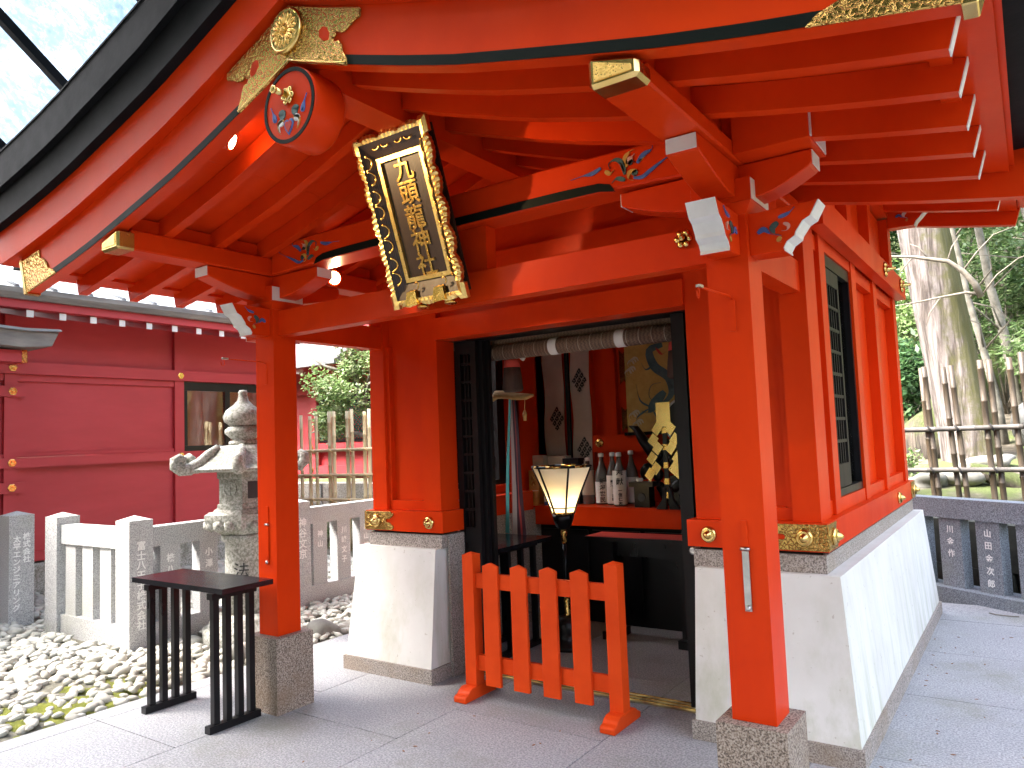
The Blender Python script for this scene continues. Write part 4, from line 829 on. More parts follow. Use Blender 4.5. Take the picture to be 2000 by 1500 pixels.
# ================================================================== doors and interior of the shrine
for i, (xa, xb, y0) in enumerate(((-.885, -.705, 4.09), (-.86, -.68, 4.135), (-.835, -.66, 4.18))):
    d = B().box(xa, xa+.045, y0, y0+.034, .02, 2.236, .002).box(xb-.045, xb, y0, y0+.034, .02, 2.236, .002).box(xa+.0455, xb-.0455, y0, y0+.034, .02, .15, .002).box(xa+.0455, xb-.0455, y0, y0+.034, 2.15, 2.236, .002).box(xa+.0455, xb-.0455, y0+.002, y0+.032, .86, .96, .002).box(xa+.0455, xb-.0455, y0+.012, y0+.022, .15, .86, 0).done('sliding_door', 'black_wood', SH)
    for k in range(9): zz = 1.08+k*.125; box('lattice_bar', 'black_wood', d, xa+.046, xb-.046, y0+.008, y0+.026, zz-.008, zz+.008, bev=0)
    for k in range(2): xx = xa+.075+k*.03; box('lattice_bar', 'black_wood', d, xx-.005, xx+.005, y0+.010, y0+.024, .961, 2.149, bev=0)
d = B().box(.722, .80, 4.09, 4.124, .02, 2.236, .002).box(.80, .845, 4.135, 4.169, .02, 2.236, .002).done('sliding_door', 'black_wood', SH)
B().lathe([(.021, 0), (.021, -.005), (.012, -.007), (.007, -.004)], (.782, 4.09, .885), 16, 'y').done('door_lock', 'steel', d)
box('door_head', 'black_wood', SH, -.8875, .8875, 4.031, 4.22, 2.237, 2.28, bev=0)
tr = box('door_track', 'steel', SH, -.85, .85, 4.05, 4.20, .001, .007, bev=.001)
for y0 in (4.085, 4.13, 4.175): box('track_rib', 'brass_plain', tr, -.85, .85, y0, y0+.008, .0072, .013, bev=0)
wy_ = lambda q: 5.13 if q > 0 else 5.48
# inner lining
for sx in (-1, 1):
    for ya, yb, z0, z1 in ((4.23, 4.384, 0, 2.65), (wy_(sx)+.001, 6.1, 0, 2.65), (4.3845, wy_(sx)+.0005, 0, 1.160), (4.3845, wy_(sx)+.0005, 2.53, 2.65)):
        box('inner_panel', 'granite' if False else V, SH, min(sx*1.40, sx*1.425), max(sx*1.40, sx*1.425), ya, yb, max(z0, .93), z1, bev=0) if z1 > .95 else None
        if z0 == 0: box('inner_stone', 'granite', SH, min(sx*1.24, sx*1.249), max(sx*1.24, sx*1.249), ya, yb, 0, .93, bev=0)
    box('inner_rail', V, SH, min(sx*1.25, sx*1.399), max(sx*1.25, sx*1.399), 4.23, 5.57, .931, 1.09, bev=.004)
bw = box('inner_back_wall', V, SH, -1.42, 1.42, 6.11, 6.16, .0, 2.65, bev=0)
for x in (-.94, -.70, .30, 1.1): box('inner_post', V, SH, x-.06, x+.06, 6.05, 6.109, .95, 2.65, bev=.006)
ir = box('inner_tie_beam', V, SH, -.86, 1.4, 6.0, 6.0495, 1.405, 1.555, bev=.005)
B().lathe([(.04, 0), (.038, -.008), (.028, -.016), (.02, -.012), (.012, -.02)], (-.80, 6.0, 1.485), 20, 'y').done('gold_boss', 'gold', ir)
for z0, z1 in ((2.0, 2.31), (1.575, 1.80)): B().prism([(-.615, z1), (-.58, z1-.04), (-.545, z1), (-.545, z0), (-.58, z0+.035), (-.615, z0)], 'y', 6.10, 6.109).done('gold_fitting', 'gold_emboss', bw)
# altar cabinet and shelf
AC = thing('altar_cabinet', 'black lacquered altar cabinet under the red shelf', 'cabinet', (0, 5.85, 0))
box('body', 'black_lacquer', AC, -1.235, 1.235, 5.66, 6.09, .0, .80, bev=.003)
for k in range(5): box('door_panel', 'black_lacquer', AC, -1.2+k*.48, -.76+k*.48, 5.642, 5.659, .08, .76, bev=.004)
sh = tag(B().box(-1.238, 1.238, 5.58, 6.095, .801, .945, .004).box(-1.398, 1.398, 5.576, 6.098, .9455, .960, .003).done('altar_shelf', V), 'red lacquered altar shelf holding sake bottles and offerings', 'shelf')
# offering table with red top
OT = thing('offering_table', 'low black table with red lacquer top in front of the altar', 'table', (.15, 5.32, 0))
box('table_top', 'black_lacquer', OT, -.53, .83, 5.18, 5.46, .742, .775, bev=.004); box('red_top', 'cloth_red', OT, -.522, .822, 5.188, 5.452, .7755, .779, bev=.001)
for x in (-.36, .25):
    box('leg', 'black_lacquer', OT, x-.04, x+.04, 5.24, 5.40, .06, .7415, bev=.004); box('foot', 'black_lacquer', OT, x-.055, x+.055, 5.19, 5.45, 0, .0595, bev=.012)
box('apron', 'black_lacquer', OT, -.319, .209, 5.30, 5.33, .62, .7415, bev=.003)
# small black slatted tables: one outdoors, one inside
def slat_table(name, label, x0, x1, y0, y1, z, fx, fy, mat='black_lacquer'):
    T = thing(name, label, 'table', ((x0+x1)/2, (y0+y1)/2, 0)); box('table_top', 'lacquer_gloss', T, x0, x1, y0, y1, z-.03, z, bev=.003)
    for x in fx:
        box('top_bearer', mat, T, x-.026, x+.026, fy[0]+.02, fy[1]-.02, z-.065, z-.0305, bev=.004); box('foot', mat, T, x-.024, x+.024, fy[0], fy[1], 0, .04, bev=.006)
        for k in range(4): yy = fy[0]+.05+k*(fy[1]-fy[0]-.1)/3; box('leg', mat, T, x-.018, x+.018, yy-.018, yy+.018, .0405, z-.0655, bev=.003)
    return T
slat_table('side_table', 'black slatted table standing by the left porch pillar outdoors', -2.262, -1.335, 2.545, 2.885, .785, (-2.08, -1.437), (2.514, 2.846))
slat_table('side_table', 'dark slatted table inside the doorway below the side window', -1.20, -.68, 4.25, 4.95, .80, (-1.08, -.80), (4.3, 4.9))
# vermilion barrier fence in the doorway
BR = thing('barrier_fence', 'vermilion picket barrier with stepped feet in front of the doorway', 'barrier', (-.02, 3.72, 0)); VW = 'vermilion_worn'
for x in (-.51, .47):
    p = B().box(x-.04, x+.04, 3.68, 3.76, .075, .852, .003); vs = [p.bm.verts.new(q) for q in ((x-.038, 3.682, .851), (x+.038, 3.682, .851), (x+.038, 3.758, .851), (x-.038, 3.758, .851))]; t = p.bm.verts.new((x, 3.72, .868))
    for i in range(4): p.bm.faces.new((vs[i], vs[(i+1) % 4], t))
    p.done('post', VW, BR)
    pf = [(3.565, 0), (3.875, 0), (3.878, .03), (3.86, .04), (3.845, .043), (3.83, .06), (3.80, .074), (3.64, .074), (3.61, .06), (3.595, .043), (3.575, .04), (3.562, .03)]
    B().prism(pf, 'x', x-.045, x+.045, .004).done('foot', VW, BR)
for z0, z1 in ((.652, .742), (.162, .252)): box('rail', VW, BR, -.469, .429, 3.705, 3.735, z0, z1, bev=.003)
for x0 in (-.40, -.196, .008, .212):
    B().prism([(x0, .085), (x0+.11, .085), (x0+.11, .792), (x0+.055, .812), (x0, .792)], 'y', 3.682, 3.7045, .002).done('picket', VW, BR)
# ================================================================== name plaque
PQ = thing('name_plaque', 'dark wooden name plaque with gold characters and scalloped gold frame', 'plaque', (-.04, 2.93, 2.264))
PM = frame_m((-.04, 2.925, 2.264), (1, 0, 0), (0, -.28, .822)); Wp, Hp = .243, .868
def edge_off(t, lobes): s = (t*lobes) % 1.0; return -.024*(1-math.sin(math.pi*s)**.7)-.0035*abs(math.sin(math.pi*t*lobes*6))
out = []
def side(p, q, nrm, lobes, n):
    for i in range(n):
        t = i/n; e = 0 if t < .09 or t > .91 else edge_off((t-.09)/.82, lobes)
        out.append((p[0]+(q[0]-p[0])*t+nrm[0]*e, p[1]+(q[1]-p[1])*t+nrm[1]*e))
side((-Wp, 0), (Wp, 0), (0, -1), 3, 130); side((Wp, 0), (Wp, Hp), (1, 0), 5, 240); side((Wp, Hp), (-Wp, Hp), (0, 1), 3, 130); side((-Wp, Hp), (-Wp, 0), (-1, 0), 5, 240)
def ringmesh(outer, inner):
    b = B(); n = len(outer); rows = [[], [], [], []]; acc = 0
    for k in range(n):
        p, q = Vector(outer[k]), Vector(inner[k]); d = (Vector(outer[k])-Vector(outer[k-1])).length; acc += d
        flat = min(abs(abs(p.x)-Wp), 1) < .012 and (p.y < .075 or p.y > Hp-.075) or (abs(p.x) > Wp-.045 and (p.y < .02 or p.y > Hp-.02))
        w = 0 if flat else .0048*math.sin(2*math.pi*acc/.030); m = p.lerp(q, .5)
        for r, (pt, z) in zip(rows, ((p, .048), (p, .074+w*.8), (m, .084+w), (q, .078+w*.5))): r.append(b.bm.verts.new(PM @ Vector((pt.x, pt.y, z))))
    for r0_, r1_ in zip(rows, rows[1:]):
        for k in range(n): m = (k+1) % n; b.bm.faces.new((r0_[k], r0_[m], r1_[m], r1_[k]))
    return b
cl = lambda v, a, b: min(max(v, a), b)
inn = [(cl(p[0]*.90, -(Wp-.042), Wp-.042), cl(.5*Hp+(p[1]-.5*Hp)*.955, .042, Hp-.042)) for p in out]
inn = [(p[0]+(-.0 if abs(p[0]) < Wp-.05 else 0), p[1]) for p in inn]
ringmesh(out, inn).done('scalloped_frame', 'gold_leaf', PQ)
def rect_ring(w0, y0, y1, w1, y2, y3, z0, z1, name, mat, parent):
    b = B(); P = [(-w0, y0, z0), (w0, y0, z0), (w0, y1, z0), (-w0, y1, z0)]; Q = [(-w1, y2, z1), (w1, y2, z1), (w1, y3, z1), (-w1, y3, z1)]
    p = [b.bm.verts.new(PM @ Vector(v)) for v in P]; q = [b.bm.verts.new(PM @ Vector(v)) for v in Q]
    for k in range(4): b.bm.faces.new((p[k], p[(k+1) % 4], q[(k+1) % 4], q[k]))
    return b.done(name, mat, parent)
rect_ring(Wp-.030, .030, Hp-.030, .148, .125, .745, .079, .022, 'sloping_board', 'plaque_wood', PQ)
fi = B()
for (x0, x1, y0, y1) in ((-.150, .150, .122, .144), (-.150, .150, .726, .748), (-.150, -.128, .1445, .7255), (.128, .150, .1445, .7255)): fi.box(x0, x1, y0, y1, .008, .032, .002, PM)
fi.done('inner_frame', 'gold_leaf', PQ)
pn = B().box(-.149, .149, .123, .747, .0, .014, 0, PM).done('panel', 'plaque_wood', PQ)
B().box(-Wp+.03, Wp-.03, .03, Hp-.03, -.012, -.0005, 0, PM).done('back_board', 'plaque_wood', PQ)
put_text('九頭龍神社', 'gold', PQ, PM @ Matrix.Translation((0, .672, .017)), .118, .124, .008, 'gold_character', bold=.0008, bevel=.0010)
for s, xs in ((-1, -.196), (1, .196)):
    for yy in (.19, .36, .53, .70):
        for f in (-1, 1):
            B().tube([PM @ Vector((xs-s*(.004+.030*math.sin(a)), yy+f*(.004+.034*(1-math.cos(a))), .072-.022*math.sin(a))) for a in np.linspace(0, 2.9, 10)], [.004]*8+[.006, .007], 6).done('gold_curl', 'gold', PQ)
for xs in (-.075, .075):
    for f in (-1, 1): B().tube([PM @ Vector((xs+f*(.008+.024*(1-math.cos(a))), Hp-.062-.018*math.sin(a), .062)) for a in np.linspace(0, 2.6, 8)], [.0035]*6+[.005, .006], 6).done('gold_curl', 'gold', PQ)
for xs in (-.085, .095):
    B().hexa([PM @ Vector(p) for p in ((xs-.035, .012, .082), (xs+.035, .012, .082), (xs+.022, .085, .060), (xs-.022, .085, .060), (xs-.035, .012, .12), (xs+.035, .012, .105), (xs+.022, .08, .085), (xs-.022, .08, .10))], .003).done('gold_foot', 'gold', PQ)
    B().tube([PM @ Vector((xs+.03+.012*math.cos(a), .105+.016*math.sin(a), .07)) for a in np.linspace(-1.5, 2.4, 8)], .004, 6).done('gold_curl', 'gold', PQ)
    B().lathe([(.03, -.02), (.034, -.012), (.02, 0)], PM @ Vector((xs+.01, .0, .03)), 12, 'z').done('hanging_fitting', 'gold', PQ)
# ================================================================== porch spotlights (lit in the photograph)
def spot(loc, aim, power, label, r=.034, cone=70):
    d = (Vector(aim)-Vector(loc)).normalized(); q = d.to_track_quat('-Z', 'Y').to_matrix()
    T = thing('spotlight', label, 'spotlight', loc); b = B(); M = Matrix.Translation(loc) @ q.to_4x4()
    b.lathe([(r*1.25, .0), (r*1.3, .008), (r*1.3, .05), (r*1.0, .055)], loc, 20, 'z', q.to_4x4()); b.done('housing', V, T)
    B().lathe([(r, -.002), (r*.98, -.006), (r*.5, -.010)], loc, 20, 'z', q.to_4x4()).done('lens', 'spot_glow', T)
    L = bpy.data.lights.new('spot_light', 'SPOT'); L.energy = power; L.color = (1, .66, .32); L.spot_size = rad(cone); L.spot_blend = .5; L.shadow_soft_size = .012
    o = bpy.data.objects.new('spot_light', L); COL.objects.link(o); o.location = Vector(loc)+d*.03; o.rotation_euler = q.to_euler(); attach(o, T)
spot((-.545, 2.085, 2.972), (.30, 2.95, 2.46), 6, 'lit recessed spotlight under the left front bargeboard of the porch', cone=66)
spot((-1.13, 3.22, 2.60), (.2, 2.9, 2.5), 1.6, 'lit spotlight behind the left bracket arm of the porch', r=.04, cone=80)
# ================================================================== lantern on a stand
AL = thing('paper_lantern', 'lit hexagonal paper lantern on a black floor stand inside the doorway', 'lantern', (-.545, 4.9, 0)); ac = (-.545, 4.9, 0)
prof = [(.086, .985), (.105, 1.04), (.145, 1.14), (.190, 1.24), (.226, 1.322)]
for k in range(6):
    a0, a1 = k*math.pi/3+.25, (k+1)*math.pi/3+.25; b = B()
    P = [[Vector((ac[0]+r*math.cos(a), ac[1]+r*math.sin(a), z)) for a in (a0, a1)] for r, z in prof]
    vs = [[b.bm.verts.new(p) for p in row] for row in P]
    for i in range(len(prof)-1): b.bm.faces.new((vs[i][0], vs[i][1], vs[i+1][1], vs[i+1][0]))
    b.done('paper_panel', 'lantern_paper', AL)
    B().tube([(ac[0]+r*1.01*math.cos(a0), ac[1]+r*1.01*math.sin(a0), z) for r, z in prof], .008, 6).done('rib', 'black_lacquer', AL)
    for rr, zz, th, mt in ((.229, 1.33, .010, 'black_lacquer'), (.099, 1.025, .0045, 'black_lacquer'), (.088, .983, .008, 'gold')):
        B().tube([(ac[0]+rr*math.cos(a0), ac[1]+rr*math.sin(a0), zz), (ac[0]+rr*math.cos(a1), ac[1]+rr*math.sin(a1), zz)], th, 6).done('rim_bar', mt, AL)
    am = (a0+a1)/2; B().tube([(ac[0]+rr_*math.cos(q), ac[1]+rr_*math.sin(q), 1.33) for rr_, q in ((.226, a0+.12), (.2, am), (.226, a1-.12))] if False else [(ac[0]+.229*math.cos(a0)*(.75)+.229*math.cos(a1)*.25, ac[1]+.229*math.sin(a0)*.75+.229*math.sin(a1)*.25, 1.33), (ac[0]+.229*math.cos(a0)*.25+.229*math.cos(a1)*.75, ac[1]+.229*math.sin(a0)*.25+.229*math.sin(a1)*.75, 1.33)], .0108, 6).done('gold_band', 'gold', AL)
B().lathe([(.085, .975), (.075, .93), (.06, .89), (.04, .865), (.022, .86)], ac, 20).done('cup', 'black_lacquer', AL)
B().lathe([(.02, .86), (.024, .84), (.02, .76), (.016, .755)], ac, 14).done('gold_collar', 'gold', AL)
B().lathe([(.014, .756), (.014, .36)], ac, 12).done('pole', 'black_lacquer', AL); B().lathe([(.016, .36), (.022, .34), (.020, .24), (.03, .23)], ac, 14).done('gold_collar', 'gold', AL)
B().lathe([(.03, .229), (.07, .22), (.10, .19), (.105, .12), (.10, .06), (.15, .03), (.16, .0)], ac, 28).done('base', 'black_lacquer', AL)
B().lathe([(.0, 1.03), (.02, 1.035), (.03, 1.06), (.024, 1.09), (.0, 1.10)], ac, 16).done('bulb', 'lamp_glow', AL)
L = bpy.data.lights.new('bulb_light', 'POINT'); L.energy = .2; L.color = (1, .72, .38); L.shadow_soft_size = .035; o = bpy.data.objects.new('bulb_light', L); COL.objects.link(o); o.location = (ac[0], ac[1], 1.085); attach(o, AL)
# ================================================================== altar things
def bottle(x, y, h, r, label, runs=(), capmat='paper_white', wrap='paper_white', glass='bottle_glass', gr='sake bottles on the altar shelf', lab=(.05, .55)):
    z = .961; T = thing('sake_bottle', label, 'bottle', (x, y, z), gr)
    B().lathe([(r*.92, 0), (r, .006), (r, h*.55), (r*.88, h*.64), (r*.5, h*.77), (r*.33, h*.86), (r*.30, h*.93), (r*.34, h*.935), (r*.34, h*.95)], (x, y, z), 20).done('glass_body', glass, T)
    B().lathe([(r*.40, h*.93), (r*.42, h*.945), (r*.40, h), (r*.2, h+.004)], (x, y, z), 14).done('cap', capmat, T)
    if lab: B().lathe([(r*1.015, h*lab[0]), (r*1.02, h*lab[0]+.002), (r*1.02, h*lab[1]), (r*1.015, h*lab[1]+.002)], (x, y, z), 20).done('paper_wrap', wrap, T)
    dv = Vector((2.41-x, -y, 0)).normalized(); rt = Vector((-dv.y, dv.x, 0))
    for txt, sz, z0, ox in runs:
        o_ = Vector((x, y, z))+dv*(r*1.03)+rt*ox; put_text(txt, 'ink', T, frame_m((o_.x, o_.y, z+z0), rt, (0, 0, 1)), sz*1.05, sz, .003, bold=.0008)
    return T
bottle(-.70, 5.83, .435, .058, 'sake bottle with a low white label of brush characters', (('新潟世民', .05, .20, 0),), lab=(.03, .44))
bottle(-.475, 5.72, .44, .058, 'wrapped sake bottle with large brush characters and red seal', (('奉献', .062, .27, 0), ('一信仁志', .034, .13, .0)), lab=(.03, .66))
bottle(-.578, 5.80, .44, .055, 'wrapped sake bottle with small labels beside the large lettered one', (('美酒', .03, .2, -.01), ('古町', .03, .08, 0)), lab=(.03, .56))
bottle(-.46, 5.92, .45, .056, 'plain wrapped sake bottle standing behind the large lettered one', (), lab=(.03, .5))
bottle(-.83, 5.82, .40, .055, 'pale plastic wrapped sake bottle next to the black boxes', (), lab=(.2, .72), wrap='cardboard')
def carton(x0, x1, y0, y1, h, mat, name, label, top=None, txt=None):
    T = thing(name, label, 'box', ((x0+x1)/2, (y0+y1)/2, .961), 'offering boxes on the altar shelf'); o = box('carton', mat, T, x0, x1, y0, y1, .961, .961+h, bev=.003)
    if top: box('printed_band', top, T, x0-.001, x1+.001, y0-.0015, y0+.002, .961+h*.42, .961+h*.72, bev=0)
    if txt: put_text(txt, 'gold', T, frame_m(((x0+x1)/2, y0-.001, .961+h*.8), (1, 0, 0), (0, 0, 1)), .05, .05, .002)
    return T
carton(-1.388, -1.275, 5.80, 5.88, .43, 'cardboard', 'offering_box', 'tall pale offering box with yellow printed band', 'yellow_print')
carton(-1.265, -1.08, 5.86, 5.97, .42, 'cardboard', 'offering_box', 'wide cardboard offering box behind the paper lantern')
carton(-1.06, -.90, 5.78, 5.88, .40, 'black_lacquer', 'offering_box', 'glossy black sake gift box beside the pale bottle')
carton(-1.345, -1.245, 5.66, 5.74, .30, 'amber_print', 'offering_box', 'amber printed offering box with gold characters', None, '龍水')
T = thing('drink_can', 'amber drink can in front of the amber offering box', 'can', (-1.255, 5.62, .961)); B().lathe([(.03, 0), (.034, .006), (.034, .115), (.028, .125)], (-1.255, 5.62, .961), 18).done('can_body', 'amber_print', T); B().lathe([(.028, .1251), (.028, .128)], (-1.255, 5.62, .961), 18).done('can_lid', 'steel', T)
T = thing('drink_carton', 'small white and blue drink carton on the altar shelf', 'carton', (-1.14, 5.66, .961)); box('pack', 'paper_white', T, -1.17, -1.11, 5.63, 5.69, .961, 1.09, bev=.003); box('blue_band', 'blue_paint', T, -1.171, -1.109, 5.629, 5.691, .96, .99, bev=0); box('yellow_band', 'yellow_print', T, -1.171, -1.109, 5.629, 5.691, 1.05, 1.07, bev=0)
T = thing('offering_stand', 'black lacquered offering stand with round openings and white stones', 'stand', (-.23, 5.66, .961))
box('tray', 'black_lacquer', T, -.335, -.125, 5.60, 5.73, 1.125, 1.165, bev=.004); box('pedestal', 'black_lacquer', T, -.295, -.165, 5.61, 5.72, .961, 1.1245, bev=.003); B().lathe([(.035, 0), (.033, -.003)], (-.23, 5.6095, 1.04), 18, 'y').done('round_opening', 'ink', T)
for x, r, lab in ((-.265, .03, 'flat white porcelain dish piece on the black offering stand'), (-.175, .017, 'small white salt mound on the black offering stand')):
    B_ = B().lathe([(r*.85, 0), (r, .008), (r, .02), (r*.8, .028), (r*.1, .030)] if r > .02 else [(r, 0), (r*.6, .012), (r*.1, .022)], (x, 5.66, 1.1655), 20).done('offering_dish', 'ceramic'); tag(B_, lab, 'dish')
# gohei: gold zigzag paper strips on a black stand
GH = thing('gohei', 'gold zigzag ritual wand on a dark wooden stand', 'ritual wand', (.045, 5.5, .961)); gx, gy = .045, 5.5
for s in (-1, 1): B().prism([(gx+s*.012, .962), (gx+s*.10, .962), (gx+s*.092, .975), (gx+s*.045, 1.04), (gx+s*.03, 1.13), (gx+s*.005, 1.13)], 'y', gy-.02, gy+.02, .004).done('stand_leg', 'black_wood', GH)
box('shaft', 'black_lacquer', GH, gx-.017, gx+.017, gy-.012, gy+.012, 1.05, 1.62, bev=.003)
for zz in (1.05, 1.155, 1.28, 1.42, 1.55): box('gold_mount', 'gold', GH, gx-.0185, gx+.0185, gy-.0135, gy+.0135, zz, zz+.045, bev=.001)
box('gold_head', 'brass_plain', GH, gx-.058, gx+.058, gy-.018, gy-.013, 1.60, 1.79, bev=.001)
for s in (-1, 1):
    for k, (dx, zc) in enumerate(((.055, 1.585), (.09, 1.50), (.055, 1.435), (.105, 1.36), (.075, 1.28), (.125, 1.235))):
        a = .055; B().prism([(gx+s*dx, zc+a), (gx+s*dx+a*.85, zc+.01), (gx+s*dx, zc-a), (gx+s*dx-a*.85, zc-.01)], 'y', gy-.022-.003*k, gy-.0195-.003*k, 0).done('zigzag_leaf', 'brass_plain', GH)
# dragon scroll
DS = thing('dragon_scroll', 'gold silk hanging with a coiling blue-green dragon and clouds', 'hanging', (-.25, 5.99, 2.0)); box('silk', 'scroll_gold_silk', DS, -.50, .30, 5.975, 5.985, 1.57, 2.40, bev=0)
DM = frame_m((-.20, 5.9745, 2.0), (1, 0, 0), (0, 0, 1))
ribbon([(.06, .30), (-.06, .26), (-.02, .12), (.10, .02), (.12, -.12), (.02, -.20), (-.08, -.14), (-.06, -.04), (.03, -.02)], .075, DM).done('dragon_body', 'dragon_print', DS)
ribbon([(.06, -.10), (-.04, -.20), (-.10, -.27), (-.16, -.25)], .085, DM).done('dragon_head', 'dragon_print', DS)
for pts in ([(-.10, -.24), (-.20, -.30), (-.22, -.36)], [(-.08, -.22), (-.17, -.16), (-.20, -.02)], [(.10, -.05), (.20, -.10), (.22, -.16)], [(-.05, -.26), (-.02, -.33), (-.08, -.36)], [(-.02, .14), (-.10, .10), (-.14, .16)]): ribbon(pts, .016, DM).done('dragon_claw', 'dragon_print', DS)
ribbon([(.0, .28), (.05, .22), (.09, .24)], .02, DM).done('dragon_fin', 'cloth_red', DS)
for cx, cz in ((-.25, -.30), (-.22, -.38), (-.27, .08), (.27, -.16), (.28, -.02), (.22, -.30), (-.24, .16)):
    for k in range(3): ribbon([(cx+.03*math.cos(a)+.02*k, cz+.03*math.sin(a)+.012*k) for a in np.linspace(0, 5, 6)], .016, DM, .003).done('cloud', 'cloud_print', DS)
box('roller', 'black_lacquer', DS, -.53, .33, 5.965, 5.99, 1.54, 1.569, bev=.005)
# round mirror on a carved dark cloud stand
MR = thing('altar_mirror', 'round white-rimmed mirror on a carved black cloud stand', 'mirror', (.08, 5.88, .961))
B().lathe([(.205, 0), (.21, -.008), (.205, -.016), (.19, -.016)], (.08, 5.90, 1.64), 40, 'y').done('mirror_rim', 'ceramic', MR); B().lathe([(.19, -.0165), (.188, -.018)], (.08, 5.90, 1.64), 40, 'y').done('mirror_face', 'black_lacquer', MR)
cb = B()
for k in range(26): a = random.uniform(0, 6.28); cb.blob((-.12+.24*math.cos(a)*random.uniform(.3, 1)+.06, 5.84+random.uniform(-.03, .03), 1.22+.26*math.sin(a)*random.uniform(.3, 1)), .07, .035, .045, k, 2, .3, Matrix.Rotation(random.uniform(0, 3), 3, 'Y'))
cb.box(-.10, .10, 5.8, 5.89, .962, 1.2, .01); cb.tube([(-.2, 5.84, 1.38), (-.30, 5.84, 1.50), (-.36, 5.84, 1.60), (-.42, 5.84, 1.62)], [.06, .045, .03, .006], 8)
cb.done('cloud_stand', 'black_lacquer', MR)
# white cloth banners with diamond crests
def banner(x0, x1, z0, z1, y, label, crests):
    T = thing('cloth_banner', label, 'banner', ((x0+x1)/2, y, z1), 'cloth banners hanging behind the altar'); b = B(); n = 10
    for i in range(n):
        za, zb = z0+(z1-z0)*i/n, z0+(z1-z0)*(i+1)/n; f = lambda z: .012*math.sin(9*z+x0*7)
        b.quad((x0+f(za), y, za), (x1+f(za)*.6, y-.008, za), (x1+f(zb)*.6, y-.008, zb), (x0+f(zb), y, zb))
    bmesh.ops.remove_doubles(b.bm, verts=b.bm.verts, dist=1e-4); bmesh.ops.solidify(b.bm, geom=b.bm.faces[:], thickness=.003); b.done('cloth', 'cloth_beige', T)
    for cx, cz in crests:
        for r in range(-3, 4):
            for c in range(-(3-abs(r)), 4-abs(r), 1):
                if (r+c) % 2: continue
                px, pz = cx+c*.027, cz+r*.042; bb = B()
                for dx, dz in ((0, .016), (.013, -.002), (-.013, -.002), (.009, .014), (0, -.014)): bb.prism([(px+dx-.011, pz+dz-.007), (px+dx+.011, pz+dz-.007), (px+dx, pz+dz+.017)], 'y', y-.0145, y-.0125)
                bb.done('crest_leaf', 'ink', T)
banner(-1.385, -1.165, 1.0, 2.40, 6.035, 'beige cloth banner with one dark diamond crest at mid height', [(-1.245, 1.72)]); banner(-1.085, -.885, 1.0, 2.40, 6.035, 'beige cloth banner with two dark diamond crests', [(-.99, 2.06), (-.965, 1.43)])
o = tag(box('banner_pole', 'black_wood', None, -1.14, -1.105, 6.02, 6.05, .961, 2.45, bev=.005), 'dark vertical pole between the two cloth banners', 'pole')
# five colour streamers and straw ornament
ST = thing('streamer_bundle', 'bundle of five coloured cloth streamers hanging from a straw rope', 'streamers', (-1.02, 5.0, 2.1))
for k, (mt, xt, xb, w) in enumerate((('cloth_teal', -1.05, -1.13, .05), ('cloth_red', -1.03, -1.06, .04), ('cloth_beige', -1.015, -1.035, .06), ('cloth_purple', -1.0, -.985, .05), ('cloth_red', -.985, -.955, .035), ('cloth_purple', -.975, -.925, .05))):
    b = B(); n = 8
    for i in range(n):
        t0, t1 = i/n, (i+1)/n; g = lambda t: (xt+(xb-xt)*t+.004*math.sin(8*t+k), 2.06-1.26*t, w*(.35+.65*t)/2)
        (xa, za, wa), (xc, zc, wc) = g(t0), g(t1); yk = 5.0-.012*k
        b.quad((xa-wa, yk, za), (xa+wa, yk-.02*t0, za), (xc+wc, yk-.02*t1, zc), (xc-wc, yk, zc))
    bmesh.ops.remove_doubles(b.bm, verts=b.bm.verts, dist=1e-4); bmesh.ops.solidify(b.bm, geom=b.bm.faces[:], thickness=.003); b.done('streamer', mt, ST)
B().tube([(-1.02, 4.97, 2.28), (-1.02, 4.96, 2.15), (-1.015, 4.96, 1.9)], [.012, .02, .01], 8).done('knotted_cord', 'straw', ST)
SO = thing('straw_ornament', 'twisted straw ornament hanging across the coloured streamers', 'ornament', (-.99, 4.93, 1.89))
B().tube([(-1.19, 4.93, 1.87), (-1.14, 4.93, 1.91), (-1.05, 4.93, 1.905), (-.95, 4.93, 1.885), (-.86, 4.93, 1.878), (-.79, 4.93, 1.885)], [.018, .035, .033, .03, .026, .01], 10).done('straw_twist', 'straw', SO)
B().tube([(-.87, 4.93, 1.86), (-.875, 4.93, 1.76)], .003, 5).done('cord', 'straw', SO); B().lathe([(.012, 0), (.018, .05), (.008, .08)], (-.875, 4.93, 1.69), 10).done('bell_tassel', 'straw', SO); B().tube([(-.97, 4.93, 1.91), (-1.02, 4.95, 2.14)], .003, 5).done('cord', 'cloth_red', SO)
